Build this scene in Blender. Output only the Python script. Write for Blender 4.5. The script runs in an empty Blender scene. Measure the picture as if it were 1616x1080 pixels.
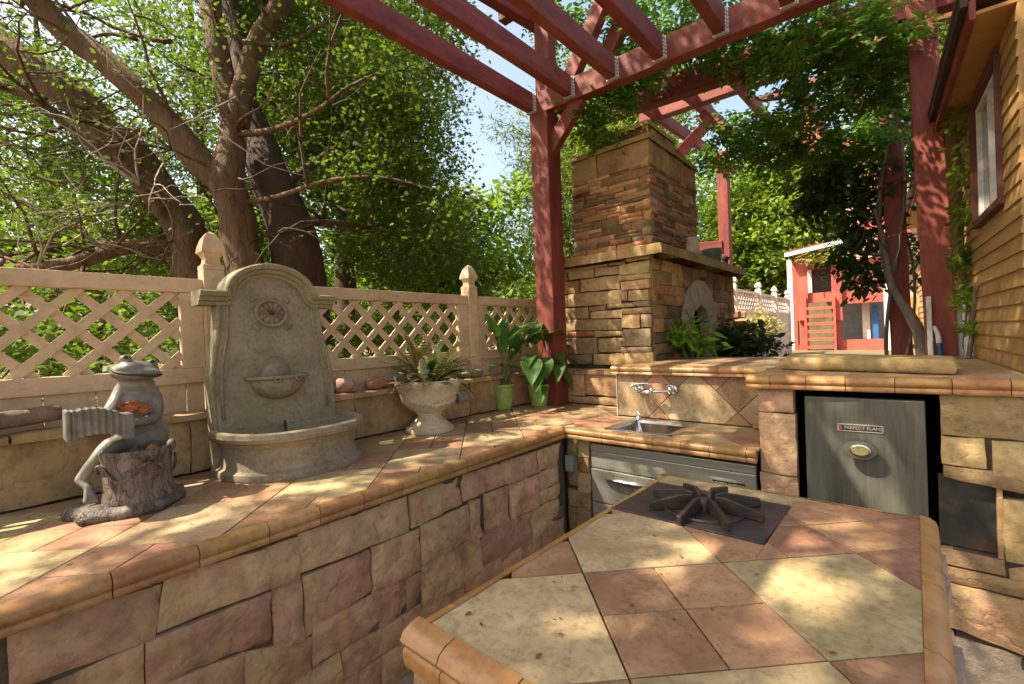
import bpy, math, random
import numpy as np
from mathutils import Vector, Matrix, noise

random.seed(7); RNG = np.random.default_rng(7)
S = bpy.context.scene
COL = S.collection

# ------------------------------------------------------------------ camera
FPX = 725.5; CAMZ = 1.5
def _rot(yaw, pitch, roll):
    yaw, pitch, roll = (math.radians(a) for a in (yaw, pitch, roll))
    cy, sy, cp, sp = math.cos(yaw), math.sin(yaw), math.cos(pitch), math.sin(pitch)
    fwd = np.array([sy*cp, cy*cp, sp]); right = np.array([cy, -sy, 0.0]); up = np.cross(right, fwd)
    c, s = math.cos(roll), math.sin(roll)
    return np.array([c*right + s*up, -s*right + c*up, fwd])
RC = _rot(-41.165, -0.423, -2.227)
CAM = np.array([0, 0, CAMZ])
cd = bpy.data.cameras.new('camera'); cam = bpy.data.objects.new('camera', cd); COL.objects.link(cam)
cd.sensor_width = 36; cd.lens = FPX/1616*36; cd.clip_end = 600; cd.clip_start = 0.05
m = Matrix.Identity(4)
for i in range(3):
    m[i][0] = RC[0][i]; m[i][1] = RC[1][i]; m[i][2] = -RC[2][i]; m[i][3] = CAM[i]
cam.matrix_world = m
S.camera = cam

# ------------------------------------------------------------------ sky, sun, exposure
SUN = Vector((-0.50, -0.56, 0.98)).normalized()
w = bpy.data.worlds.new('World'); S.world = w; w.use_nodes = True
nt = w.node_tree; nt.nodes.clear()
sky = nt.nodes.new('ShaderNodeTexSky'); sky.sky_type = 'NISHITA'; sky.sun_disc = False
sky.sun_elevation = math.asin(SUN.z); sky.sun_rotation = math.atan2(SUN.x, SUN.y)
sky.dust_density = 3.0; sky.ozone_density = 0.5
bg = nt.nodes.new('ShaderNodeBackground'); bg.inputs['Strength'].default_value = 0.15
wo = nt.nodes.new('ShaderNodeOutputWorld')
nt.links.new(sky.outputs[0], bg.inputs[0]); nt.links.new(bg.outputs[0], wo.inputs[0])
sl = bpy.data.lights.new('sun', 'SUN'); sl.energy = 5.0; sl.angle = math.radians(0.53); sl.color = (1, 0.955, 0.90)
so = bpy.data.objects.new('sun', sl); COL.objects.link(so)
so.rotation_euler = SUN.to_track_quat('Z', 'Y').to_euler()
S.view_settings.view_transform = 'Standard'; S.view_settings.look = 'None'
S.view_settings.gamma = 1; S.view_settings.use_white_balance = True; S.view_settings.white_balance_temperature = 7700; S.view_settings.white_balance_tint = 8
S.view_settings.exposure = 1.45
S.render.engine = 'CYCLES'
S.cycles.max_bounces = 8; S.cycles.diffuse_bounces = 4; S.cycles.transmission_bounces = 4; S.cycles.transparent_max_bounces = 8

# ------------------------------------------------------------------ pixel helpers (a pixel gives a direction; a plane gives the distance)
def ray(u, v): return np.array([(u-808)/FPX, (540-v)/FPX, 1.0]) @ RC
def onz(u, v, z): d = ray(u, v); return Vector(CAM + d*(z-CAMZ)/d[2])
def onx(u, v, x): d = ray(u, v); return Vector(CAM + d*x/d[0])
def ony(u, v, y): d = ray(u, v); return Vector(CAM + d*y/d[1])
def bd(u, v, dep): return Vector(CAM + ray(u, v)*dep)

# ------------------------------------------------------------------ materials
def nodes(name):
    mt = bpy.data.materials.new(name); mt.use_nodes = True
    n = mt.node_tree; n.nodes.clear()
    out = n.nodes.new('ShaderNodeOutputMaterial'); b = n.nodes.new('ShaderNodeBsdfPrincipled')
    n.links.new(b.outputs[0], out.inputs[0])
    return mt, n, b, out
def ramp(n, fac, cols, lo=0.3, hi=0.7):
    r = n.nodes.new('ShaderNodeValToRGB'); e = r.color_ramp.elements
    k = len(cols)
    while len(e) < k: e.new(0.5)
    for i, c in enumerate(cols):
        e[i].position = lo + (hi-lo)*i/max(1, k-1); e[i].color = (*c, 1)
    n.links.new(fac, r.inputs[0]); return r.outputs[0]
def mixc(n, a, b, fac, mode='MIX'):
    x = n.nodes.new('ShaderNodeMix'); x.data_type = 'RGBA'; x.blend_type = mode
    for sock, val in ((x.inputs[0], fac), (x.inputs[6], a), (x.inputs[7], b)):
        if hasattr(val, 'is_linked'): n.links.new(val, sock)
        else: sock.default_value = val
    return x.outputs[2]
def tnoise(n, vec, scale, detail=5, rough=0.6):
    t = n.nodes.new('ShaderNodeTexNoise'); t.inputs['Scale'].default_value = scale
    t.inputs['Detail'].default_value = detail; t.inputs['Roughness'].default_value = rough
    n.links.new(vec, t.inputs['Vector']); return t.outputs['Fac']
MATS = {}
def rock(name, cols, scale=4, bump=0.5, rough=0.85, rnd=0.35, stretch=(1, 1, 1), fine=6, spec=0.3, metal=0, dist=0.012, stain=None, hue=0.02, offs=True, speck=0.75, fissure=0, streak=None):
    mt, n, b, out = nodes(name)
    tc = n.nodes.new('ShaderNodeTexCoord'); oi = n.nodes.new('ShaderNodeObjectInfo')
    mp = n.nodes.new('ShaderNodeMapping'); mp.inputs['Scale'].default_value = stretch
    n.links.new(tc.outputs['Object'], mp.inputs['Vector'])
    vec = mp.outputs[0]
    if offs:
        mu = n.nodes.new('ShaderNodeMath'); mu.operation = 'MULTIPLY'; mu.inputs[1].default_value = 91.7
        n.links.new(oi.outputs['Random'], mu.inputs[0])
        va = n.nodes.new('ShaderNodeVectorMath'); va.operation = 'ADD'
        n.links.new(vec, va.inputs[0]); n.links.new(mu.outputs[0], va.inputs[1]); vec = va.outputs[0]
    c = ramp(n, tnoise(n, vec, scale, 6, 0.62), cols, 0.33, 0.67)
    f2 = tnoise(n, vec, scale*fine, 7, 0.7)
    g = ramp(n, f2, [(speck,)*3, (1.0,)*3, (1.12,)*3], 0.3, 0.72)
    c = mixc(n, c, g, 1.0, 'MULTIPLY')
    if stain:
        f3 = tnoise(n, vec, scale*0.6, 8, 0.7)
        s = n.nodes.new('ShaderNodeMapRange'); s.inputs[1].default_value = 0.52; s.inputs[2].default_value = 0.68
        n.links.new(f3, s.inputs[0]); s.inputs[4].default_value = stain[1]
        c = mixc(n, c, (*stain[0], 1), s.outputs[0])
    if streak:
        m2 = n.nodes.new('ShaderNodeMapping'); m2.inputs['Scale'].default_value = (5, 5, .7); n.links.new(vec, m2.inputs['Vector'])
        s2 = n.nodes.new('ShaderNodeMapRange'); s2.inputs[1].default_value = .54; s2.inputs[2].default_value = .62; s2.inputs[4].default_value = streak[1]
        n.links.new(tnoise(n, m2.outputs[0], 2.2, 4, .6), s2.inputs[0]); c = mixc(n, c, (*streak[0], 1), s2.outputs[0])
    hs = n.nodes.new('ShaderNodeHueSaturation')
    mr = n.nodes.new('ShaderNodeMapRange'); mr.inputs[3].default_value = 1-rnd; mr.inputs[4].default_value = 1+rnd*0.8
    n.links.new(oi.outputs['Random'], mr.inputs[0]); n.links.new(mr.outputs[0], hs.inputs['Value'])
    wn = n.nodes.new('ShaderNodeTexWhiteNoise'); wn.noise_dimensions = '1D'
    n.links.new(oi.outputs['Random'], wn.inputs['W'])
    mh = n.nodes.new('ShaderNodeMapRange'); mh.inputs[3].default_value = 0.5-hue; mh.inputs[4].default_value = 0.5+hue
    n.links.new(wn.outputs['Value'], mh.inputs[0]); n.links.new(mh.outputs[0], hs.inputs['Hue'])
    n.links.new(c, hs.inputs['Color']); n.links.new(hs.outputs[0], b.inputs['Base Color'])
    b.inputs['Metallic'].default_value = metal
    rr = n.nodes.new('ShaderNodeMapRange'); rr.inputs[3].default_value = max(0.05, rough-0.12); rr.inputs[4].default_value = min(1, rough+0.12)
    n.links.new(f2, rr.inputs[0]); n.links.new(rr.outputs[0], b.inputs['Roughness'])
    b.inputs['Specular IOR Level'].default_value = spec
    if bump:
        f4 = tnoise(n, vec, scale*2.2, 10, 0.68)
        if fissure:
            a1 = n.nodes.new('ShaderNodeMath'); a1.operation = 'SUBTRACT'; a1.inputs[1].default_value = .5; n.links.new(tnoise(n, vec, scale*.9, 4, .55), a1.inputs[0])
            a2 = n.nodes.new('ShaderNodeMath'); a2.operation = 'ABSOLUTE'; n.links.new(a1.outputs[0], a2.inputs[0])
            a3 = n.nodes.new('ShaderNodeMapRange'); a3.inputs[2].default_value = .025; a3.inputs[3].default_value = -fissure; a3.inputs[4].default_value = 0; n.links.new(a2.outputs[0], a3.inputs[0])
            a4 = n.nodes.new('ShaderNodeMath'); a4.operation = 'ADD'; n.links.new(f4, a4.inputs[0]); n.links.new(a3.outputs[0], a4.inputs[1]); f4 = a4.outputs[0]
        bp = n.nodes.new('ShaderNodeBump'); bp.inputs['Strength'].default_value = bump; bp.inputs['Distance'].default_value = dist
        n.links.new(f4, bp.inputs['Height']); n.links.new(bp.outputs[0], b.inputs['Normal'])
    MATS[name] = mt; return mt
def leafmat(name, cols, trans=0.45, rough=0.45, var=0.5):
    mt, n, b, out = nodes(name)
    ge = n.nodes.new('ShaderNodeNewGeometry'); tc = n.nodes.new('ShaderNodeTexCoord')
    c1 = ramp(n, ge.outputs['Random Per Island'], cols, 0.0, 1.0)
    f = tnoise(n, tc.outputs['Object'], 1.3, 3)
    g = ramp(n, f, [(1-var*0.5,)*3, (1+var*0.5,)*3], 0.35, 0.65)
    c = mixc(n, c1, g, 1.0, 'MULTIPLY')
    n.links.new(c, b.inputs['Base Color']); b.inputs['Roughness'].default_value = rough+.15; b.inputs['Specular IOR Level'].default_value = 0.18
    t = n.nodes.new('ShaderNodeBsdfTranslucent')
    ct = mixc(n, c, (0.95, 1.05, 0.5, 1), 1.0, 'MULTIPLY'); br = mixc(n, ct, (1.25, 1.25, 1.25, 1), 1.0, 'MULTIPLY')
    n.links.new(br, t.inputs['Color'])
    mx = n.nodes.new('ShaderNodeMixShader'); mx.inputs[0].default_value = trans
    n.links.new(b.outputs[0], mx.inputs[1]); n.links.new(t.outputs[0], mx.inputs[2]); n.links.new(mx.outputs[0], out.inputs[0])
    MATS[name] = mt; return mt

rock('wall_stone', [(.33, .185, .105), (.48, .275, .155), (.55, .31, .19), (.56, .37, .19), (.44, .28, .165), (.53, .27, .155)], 3.6, 1.0, 0.85, 0.22, stain=((.33, .22, .13), 0.5), hue=.012, dist=.02, fissure=.14, streak=((.55, .35, .14), .5), speck=.62)
rock('gold_stone', [(.25, .16, .075), (.40, .265, .125), (.46, .30, .15), (.33, .19, .10)], 4.0, 0.9, 0.85, 0.36, stain=((.19, .155, .10), 0.6), hue=.016, dist=.016, fissure=.14, streak=((.38, .22, .10), .5), speck=.6)
rock('chimney_stone', [(.15, .08, .04), (.33, .18, .08), (.42, .25, .115), (.30, .13, .065)], 4.5, 0.9, 0.85, 0.6, stain=((.12, .11, .075), 0.6), hue=.024, dist=.016, fissure=.14, speck=.62)
rock('chimney_dark', [(.12, .085, .05), (.19, .14, .08), (.26, .19, .11)], 4.5, .9, .85, .35, stain=((.28, .16, .07), .5), hue=.015, dist=.016, fissure=.14, speck=.6)
rock('chimney_rust', [(.30, .13, .055), (.42, .20, .085), (.36, .17, .075)], 4.5, .9, .85, .3, stain=((.2, .14, .08), .5), hue=.015, dist=.016, fissure=.14, speck=.6)
rock('ledge_stone', [(.27, .165, .07), (.42, .27, .12), (.48, .32, .155)], 3.5, 0.7, 0.85, 0.22, stain=((.20, .14, .075), .5), speck=.65, fissure=.2)
rock('slate', [(.10, .09, .075), (.17, .15, .12)], 4, .8, .8, .3)
rock('rough_stone', [(.34, .26, .19), (.48, .38, .28), (.40, .27, .19)], 5, 1.0, .9, .25, dist=.03)
rock('mortar', [(.06, .042, .026), (.11, .08, .05)], 12, .6, .95, .0)
rock('cream_tile', [(.33, .235, .125), (.42, .305, .165), (.48, .36, .205)], 6, .35, .5, .17, stain=((.27, .175, .09), .7), fine=10, hue=.012, dist=.005, speck=.55)
rock('terracotta_tile', [(.29, .145, .08), (.38, .205, .115), (.44, .265, .155)], 7, .35, .5, .24, stain=((.24, .125, .07), .65), fine=9, hue=.012, dist=.005, speck=.56)
rock('edge_tile', [(.31, .145, .048), (.40, .205, .068), (.44, .245, .09)], 5, .25, .36, .2, stain=((.25, .10, .04), .6), hue=.012, dist=.005, spec=.45, speck=.6)
rock('grout', [(.075, .05, .03), (.13, .09, .055)], 25, .4, .95, .0)
rock('fence_paint', [(.54, .375, .225), (.62, .44, .275), (.66, .48, .31)], 3, .15, .6, .06, stain=((.40, .275, .16), .4), hue=.003, dist=.003)
rock('red_paint', [(.165, .032, .024), (.215, .046, .034), (.27, .066, .048)], 3, .45, .6, .12, stretch=(3, 3, .5), stain=((.10, .024, .019), .6), hue=.006, dist=.006, speck=.62)
rock('red_beam', [(.17, .033, .025), (.22, .047, .035), (.28, .068, .05)], 3, .45, .6, .12, stretch=(1, 1, 3), stain=((.12, .027, .021), .6), hue=.006, dist=.006, speck=.62)
rock('play_red', [(.42, .075, .052), (.50, .105, .072)], 3, .2, .6, .08, hue=.004)
rock('siding', [(.31, .175, .06), (.39, .23, .082), (.43, .26, .10)], 2.2, .3, .7, .08, stretch=(1, 1, 3), stain=((.27, .145, .055), .45), hue=.004, dist=.004)
rock('soffit', [(.38, .19, .05), (.45, .24, .07)], 2, .1, .6, .03)
rock('brown_trim', [(.10, .035, .025), (.15, .055, .04)], 4, .15, .5, .05)
rock('white_trim', [(.62, .6, .56), (.72, .7, .66)], 4, .1, .5, .04)
rock('concrete', [(.20, .165, .10), (.27, .225, .14), (.31, .26, .17)], 6, .4, .75, .05, stain=((.19, .18, .09), .65), fine=8, dist=.006, speck=.65)
rock('urn_cast', [(.48, .38, .26), (.56, .45, .32), (.60, .49, .36)], 5, .2, .75, .03, stain=((.40, .31, .2), .4), dist=.004)
rock('frog_resin', [(.13, .115, .09), (.20, .18, .15), (.27, .245, .205)], 9, .6, .45, .08, stain=((.19, .145, .085), .6), spec=.5, dist=.008)
rock('frog_bark', [(.09, .068, .045), (.19, .15, .11), (.29, .245, .195)], 22, 1.0, .55, .05, stretch=(1, 1, .45), spec=.45, dist=.02, fissure=.6, speck=.5)
rock('green_pot', [(.30, .42, .10), (.36, .49, .13)], 5, .05, .45, .2, spec=.45)
rock('steel', [(.36, .36, .29), (.44, .43, .36)], 3, .05, .3, .0, stretch=(.3, 8, 8), metal=.55, fine=3, speck=.9, dist=.002, spec=.6)
rock('sink_steel', [(.56, .55, .52), (.64, .63, .6)], 6, .03, .24, .0, metal=1, speck=.9, dist=.002)
rock('chrome', [(.75, .75, .74), (.82, .82, .81)], 6, .02, .12, .0, metal=1, speck=.95)
rock('fridge_steel', [(.085, .082, .06), (.115, .11, .085), (.15, .145, .115)], 3, .08, .38, .0, stretch=(6, 1, .6), metal=.25, speck=.75, dist=.003, spec=.5)
rock('dark_iron', [(.022, .016, .013), (.04, .028, .022), (.065, .036, .025)], 8, .4, .55, .12, stain=((.12, .05, .028), .5), metal=.2, spec=.5)
rock('plate_iron', [(.04, .036, .034), (.065, .055, .05), (.09, .065, .05)], 6, .15, .42, .02, stain=((.12, .065, .04), .5), metal=.35, spec=.5)
rock('black', [(.006, .006, .006), (.012, .011, .010)], 4, .1, .8, .0)
rock('rust_panel', [(.03, .032, .028), (.06, .055, .045), (.20, .065, .025)], 5, .3, .6, .0, metal=.2)
rock('badge_grey', [(.44, .42, .34), (.52, .50, .41)], 8, .05, .4, .0, metal=.4)
rock('badge_red', [(.45, .08, .05), (.5, .11, .07)], 8, .05, .5, .0)
rock('brass', [(.42, .36, .14), (.5, .44, .2)], 8, .2, .35, .0, metal=.7)
rock('galvanised', [(.52, .50, .46), (.62, .6, .56)], 20, .2, .5, .05, metal=.3)
rock('bark', [(.085, .052, .028), (.15, .095, .05), (.20, .135, .075)], 7, 1.0, .9, .1, stretch=(1, 1, .3), stain=((.20, .095, .04), .6), dist=.04, fissure=.3)
rock('dark_bark', [(.055, .036, .02), (.10, .068, .04)], 8, 1.0, .9, .1, stretch=(1, 1, .3), dist=.03)
rock('vine_bark', [(.13, .1, .08), (.22, .18, .14)], 14, .8, .9, .1, stretch=(1, 1, .3))
rock('twig_grey', [(.30, .25, .21), (.42, .37, .32)], 14, .5, .9, .15)
rock('log_bark', [(.16, .11, .07), (.28, .20, .13)], 9, 1.0, .9, .1, dist=.02)
rock('pink_rock', [(.36, .19, .14), (.46, .27, .20), (.40, .22, .15)], 6, .7, .85, .1)
rock('red_rock', [(.27, .10, .06), (.36, .15, .09), (.30, .12, .07)], 6, .7, .85, .1)
rock('grey_rock', [(.19, .17, .12), (.27, .24, .17)], 6, .7, .85, .1)
rock('moss_rock', [(.16, .17, .07), (.24, .22, .12)], 6, .7, .9, .1)
rock('paving', [(.24, .16, .11), (.32, .23, .16), (.28, .20, .14)], 3, .3, .85, .05)
rock('earth', [(.10, .075, .045), (.16, .12, .07), (.12, .12, .05)], 2, .6, .95, .0)
rock('firebrick', [(.13, .05, .03), (.20, .08, .045)], 6, .4, .9, .1)
rock('arch_stone', [(.36, .30, .21), (.46, .39, .28), (.42, .34, .24)], 4, .5, .85, .12)
rock('firewood', [(.26, .12, .06), (.40, .22, .12), (.46, .30, .18)], 8, .6, .9, .4)
rock('pink_fence', [(.62, .47, .40), (.70, .54, .46)], 2, .08, .6, .04)
rock('jar_glaze', [(.52, .36, .24), (.6, .46, .34)], 9, .1, .5, .0)
rock('teal_glaze', [(.10, .18, .13), (.15, .24, .18)], 9, .1, .4, .0)
rock('blue_plastic', [(.02, .09, .26), (.03, .12, .32)], 9, .1, .4, .0)
rock('weathered_white', [(.42, .42, .38), (.62, .62, .57), (.66, .66, .62)], 14, .5, .8, .1, stretch=(1, 1, .4))
rock('curtain', [(.09, .085, .08), (.14, .135, .13)], 5, .2, .9, .0, stretch=(9, 9, .5))
rock('dry_leaf', [(.36, .12, .03), (.5, .22, .06), (.44, .14, .04)], 24, .5, .7, .2)
rock('soil', [(.03, .022, .015), (.06, .045, .03)], 20, .8, .95, .0)
rock('pink_petal', [(.62, .18, .22), (.72, .32, .34)], 15, .2, .6, .2)
rock('white_petal', [(.7, .68, .58), (.78, .76, .66)], 15, .2, .6, .1)
rock('grey_plastic', [(.20, .20, .19), (.26, .26, .25)], 9, .1, .5, .0)
rock('far_wall', [(.50, .33, .22), (.58, .4, .28)], 2, .1, .8, .0)
rock('play_wall', [(.60, .50, .40), (.68, .58, .48)], 2, .1, .8, .0)
leafmat('maple_leaf', [(.055, .09, .02), (.085, .13, .026), (.125, .175, .036), (.065, .105, .024)], .52)
leafmat('sunny_leaf', [(.10, .17, .028), (.16, .24, .038), (.21, .29, .05), (.12, .19, .032)], .5, var=.9)
leafmat('far_leaf', [(.075, .125, .025), (.11, .17, .034), (.15, .21, .046)], .5, var=.8)
leafmat('pine_leaf', [(.12, .17, .035), (.18, .23, .05), (.25, .28, .07)], .4, var=.9)
leafmat('vine_leaf', [(.07, .15, .026), (.10, .20, .036), (.14, .25, .05)], .52)
leafmat('dark_leaf', [(.035, .075, .02), (.05, .10, .025), (.07, .125, .032)], .42, .38)
leafmat('lime_leaf', [(.13, .26, .025), (.19, .33, .035), (.24, .38, .06)], .45)
leafmat('lily_leaf', [(.035, .10, .02), (.06, .14, .028), (.05, .12, .024)], .3, .3, .3)
leafmat('lily_stem', [(.14, .20, .05), (.19, .24, .08)], .1, .4, .2)
leafmat('fern_leaf', [(.06, .10, .025), (.09, .13, .035), (.12, .12, .04)], .4)
leafmat('dry_fern', [(.16, .10, .045), (.22, .14, .06), (.12, .08, .04)], .3)
leafmat('pale_leaf', [(.50, .52, .36), (.58, .6, .44)], .3)
leafmat('roof_plant', [(.30, .30, .10), (.42, .38, .16), (.3, .24, .1)], .4)
# window glass
mt, n, b, out = nodes('window_glass'); b.inputs['Base Color'].default_value = (.32, .36, .33, 1); b.inputs['Roughness'].default_value = 0.04
b.inputs['Metallic'].default_value = .0; b.inputs['Specular IOR Level'].default_value = .9; b.inputs['Transmission Weight'].default_value = .7; MATS['window_glass'] = mt

# ------------------------------------------------------------------ object helpers
def M(x): return MATS[x] if isinstance(x, str) else x
def tag(o, label=None, cat=None, group=None, kind=None):
    for k, v in (('label', label), ('category', cat), ('group', group), ('kind', kind)):
        if v: o[k] = v
    return o
def thing(name, label, cat, loc=(0, 0, 0), group=None):
    o = bpy.data.objects.new(name, None); COL.objects.link(o); o.location = loc; o.empty_display_size = .1
    return tag(o, label, cat, group)
def link(name, me, mat, parent=None):
    o = bpy.data.objects.new(name, me); COL.objects.link(o)
    if mat is not None and not me.materials: me.materials.append(M(mat))
    if parent is not None:
        o.parent = parent
        o.matrix_parent_inverse = Matrix.Translation(-parent.location) if parent.parent is None else Matrix.Identity(4)
    return o
class MB:
    def __init__(s): s.v = []; s.f = []
    def add(s, vs, fs):
        k = len(s.v); s.v += [tuple(v) for v in vs]; s.f += [tuple(i+k for i in f) for f in fs]; return s
    def box(s, c, d, ax=None):
        c = Vector(c); ax = ax or (Vector((1, 0, 0)), Vector((0, 1, 0)), Vector((0, 0, 1)))
        vs = [c + ax[0]*(d[0]/2*i) + ax[1]*(d[1]/2*j) + ax[2]*(d[2]/2*k) for k in (-1, 1) for j in (-1, 1) for i in (-1, 1)]
        return s.add(vs, [(0, 2, 3, 1), (4, 5, 7, 6), (0, 1, 5, 4), (2, 6, 7, 3), (0, 4, 6, 2), (1, 3, 7, 5)])
    def span(s, a, b): return s.box([(a[i]+b[i])/2 for i in range(3)], [abs(b[i]-a[i]) for i in range(3)])
    def bar(s, a, b, w, h, up=(0, 0, 1)):
        a, b = Vector(a), Vector(b); d = (b-a); L = d.length; d.normalize()
        side = d.cross(Vector(up)).normalized(); u = side.cross(d)
        return s.box((a+b)/2, (L, w, h), (d, side, u))
    def tube(s, pts, rad, n=8, cap=True):
        pts = [Vector(p) for p in pts]
        if not hasattr(rad, '__len__'): rad = [rad]*len(pts)
        base = len(s.v); d0 = (pts[1]-pts[0]).normalized()
        ref = Vector((0, 0, 1)) if abs(d0.z) < .9 else Vector((1, 0, 0)); u = d0.cross(ref).normalized()
        for i, p in enumerate(pts):
            d = (pts[min(i+1, len(pts)-1)]-pts[max(i-1, 0)]).normalized()
            u = (u - d*u.dot(d)).normalized(); v = d.cross(u)
            for k in range(n):
                a = 2*math.pi*k/n; s.v.append(tuple(p + (u*math.cos(a) + v*math.sin(a))*rad[i]))
        for i in range(len(pts)-1):
            for k in range(n):
                q = base+i*n; s.f.append((q+k, q+(k+1) % n, q+n+(k+1) % n, q+n+k))
        if cap:
            s.f.append(tuple(base+k for k in reversed(range(n)))); s.f.append(tuple(base+(len(pts)-1)*n+k for k in range(n)))
        return s
    def lathe(s, c, prof, n=32, sx=1, sy=1, a0=0, a1=2*math.pi, wob=0):
        base = len(s.v); full = abs(a1-a0-2*math.pi) < 1e-6; cols = n if full else n+1
        for (r, z) in prof:
            for k in range(cols):
                a = a0+(a1-a0)*k/n; rr = r*(1+wob*noise.noise((math.cos(a)*2, math.sin(a)*2, z*9)))
                s.v.append((c[0]+rr*math.cos(a)*sx, c[1]+rr*math.sin(a)*sy, c[2]+z))
        for i in range(len(prof)-1):
            for k in range(n):
                k2 = (k+1) % cols; q = base+i*cols
                s.f.append((q+k, q+k2, q+cols+k2, q+cols+k))
        return s
    def prism(s, poly, fn, h0, h1, inset=0):
        k = len(poly); cx = sum(p[0] for p in poly)/k; cy = sum(p[1] for p in poly)/k
        def ins(p, d):
            L = math.hypot(p[0]-cx, p[1]-cy) or 1
            return (p[0]-(p[0]-cx)/L*d, p[1]-(p[1]-cy)/L*d)
        rings = [[fn(*p, h0) for p in poly]]
        if inset:
            rings.append([fn(*p, h1-inset) for p in poly]); rings.append([fn(*ins(p, inset), h1) for p in poly])
        else: rings.append([fn(*p, h1) for p in poly])
        vs = [v for r in rings for v in r]; fs = [tuple(reversed(range(k)))]
        for r in range(len(rings)-1):
            for i in range(k): fs.append((r*k+i, r*k+(i+1) % k, (r+1)*k+(i+1) % k, (r+1)*k+i))
        fs.append(tuple((len(rings)-1)*k+i for i in range(k)))
        return s.add(vs, fs)
    def ball(s, c, r, nu=12, nv=8):
        r = (r, r, r) if not hasattr(r, '__len__') else r
        base = len(s.v)
        for i in range(1, nv):
            t = math.pi*i/nv
            for k in range(nu):
                a = 2*math.pi*k/nu; s.v.append((c[0]+r[0]*math.sin(t)*math.cos(a), c[1]+r[1]*math.sin(t)*math.sin(a), c[2]+r[2]*math.cos(t)))
        top = len(s.v); s.v.append((c[0], c[1], c[2]+r[2])); s.v.append((c[0], c[1], c[2]-r[2]))
        for i in range(nv-2):
            for k in range(nu): q = base+i*nu; s.f.append((q+k, q+nu+k, q+nu+(k+1) % nu, q+(k+1) % nu))
        for k in range(nu):
            s.f.append((top, base+k, base+(k+1) % nu)); q = base+(nv-2)*nu; s.f.append((top+1, q+(k+1) % nu, q+k))
        return s
    def build(s, name, mat, parent=None, smooth=False, fixn=True):
        me = bpy.data.meshes.new(name); me.from_pydata(s.v, [], s.f); me.update()
        if fixn:
            import bmesh
            bm = bmesh.new(); bm.from_mesh(me); bmesh.ops.recalc_face_normals(bm, faces=bm.faces); bm.to_mesh(me); bm.free()
        if smooth: me.polygons.foreach_set('use_smooth', [True]*len(me.polygons))
        return link(name, me, mat, parent)
def autosmooth(o, deg=35):
    me = o.data; me.polygons.foreach_set('use_smooth', [True]*len(me.polygons))
    try: me.set_sharp_from_angle(angle=math.radians(deg))
    except Exception: pass
    return o
def bevel(o, wd=.004, seg=2):
    b = o.modifiers.new('bevel', 'BEVEL'); b.width = wd; b.segments = seg; b.limit_method = 'ANGLE'; b.angle_limit = math.radians(40); return o
def remesh(o, vox=.008, it=4):
    r = o.modifiers.new('remesh', 'REMESH'); r.mode = 'VOXEL'; r.voxel_size = vox; r.use_smooth_shade = True
    if it: q = o.modifiers.new('smooth', 'SMOOTH'); q.iterations = it; q.factor = .5
    return o

# stones: an uneven, rounded block laid in a wall plane. fn(a, b, n) -> world (n = out of the wall)
def stone(quad, fn, mat, parent, depth=.05, joint=.010, rough=.012, name='stone', res=.05, back=-.02):
    q = [Vector((p[0], p[1])) for p in quad]; c = sum(q, Vector((0, 0)))/4
    q = [p + (c-p).normalized()*joint*.7 for p in q]
    la = max((q[1]-q[0]).length, (q[2]-q[3]).length); lb = max((q[3]-q[0]).length, (q[2]-q[1]).length)
    nx = max(3, min(13, int(la/res)+2)); ny = max(3, min(9, int(lb/res)+2)); seed = random.random()*99
    vs = []; tilt = (random.uniform(-1, 1)*rough*.6, random.uniform(-1, 1)*rough*.6)
    for j in range(ny+1):
        for i in range(nx+1):
            s, t = i/nx, j/ny
            # crowd the outer rows to make a tight rounded arris
            s2 = s
            p = (q[0]*(1-s2)+q[1]*s2)*(1-t)+(q[3]*(1-s2)+q[2]*s2)*t
            edge = i in (0, nx) or j in (0, ny)
            nn = noise.fractal(Vector((p.x*9+seed, p.y*11-seed, seed)), .9, 2.1, 4)
            wob = Vector((noise.noise((p.x*11+seed, p.y*11, 3.3)), noise.noise((p.x*11, p.y*11+seed, 8.1))))*min(.012, abs(joint)*1.3)
            if edge: p = p + wob
            h = depth + nn*rough + tilt[0]*(s-.5)*2 + tilt[1]*(t-.5)*2 - (min(.008, depth*.22) if edge else 0)
            vs.append(fn(p.x, p.y, h))
    W = nx+1; fs = [(j*W+i, j*W+i+1, (j+1)*W+i+1, (j+1)*W+i) for j in range(ny) for i in range(nx)]
    rim = [i for i in range(W)] + [j*W+nx for j in range(1, ny+1)] + [ny*W+i for i in range(nx-1, -1, -1)] + [j*W for j in range(ny-1, 0, -1)]
    k0 = len(vs)
    for r in rim:
        j, i = divmod(r, W); s, t = i/nx, j/ny
        p = (q[0]*(1-s)+q[1]*s)*(1-t)+(q[3]*(1-s)+q[2]*s)*t; vs.append(fn(p.x, p.y, back))
    L = len(rim)
    for k in range(L): fs.append((rim[(k+1) % L], rim[k], k0+k, k0+(k+1) % L))
    mb = MB().add(vs, fs); o = mb.build(name, mat, parent); autosmooth(o, 55); return o
def rect(a0, a1, b0, b1): return [(a0, b0), (a1, b0), (a1, b1), (a0, b1)]
def ashlar(a0, a1, b0, b1, hmin, hmax, wmin, wmax, thin=.25):
    """random coursed rubble: list of quads"""
    out = []; b = b0
    while b < b1-1e-4:
        h = random.uniform(hmin, hmax)
        if b1-b-h < hmin*.8: h = b1-b
        a = a0
        while a < a1-1e-4:
            wd = random.uniform(wmin, wmax)
            if a1-a-wd < wmin*.7: wd = a1-a
            if h > hmin*1.5 and random.random() < thin:
                t = random.uniform(.4, .6)
                out += [rect(a, a+wd, b, b+h*t), rect(a, a+wd, b+h*t, b+h)]
            else:
                out.append(rect(a, a+wd, b, b+h))
            a += wd
        b += h
    return out
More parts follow.
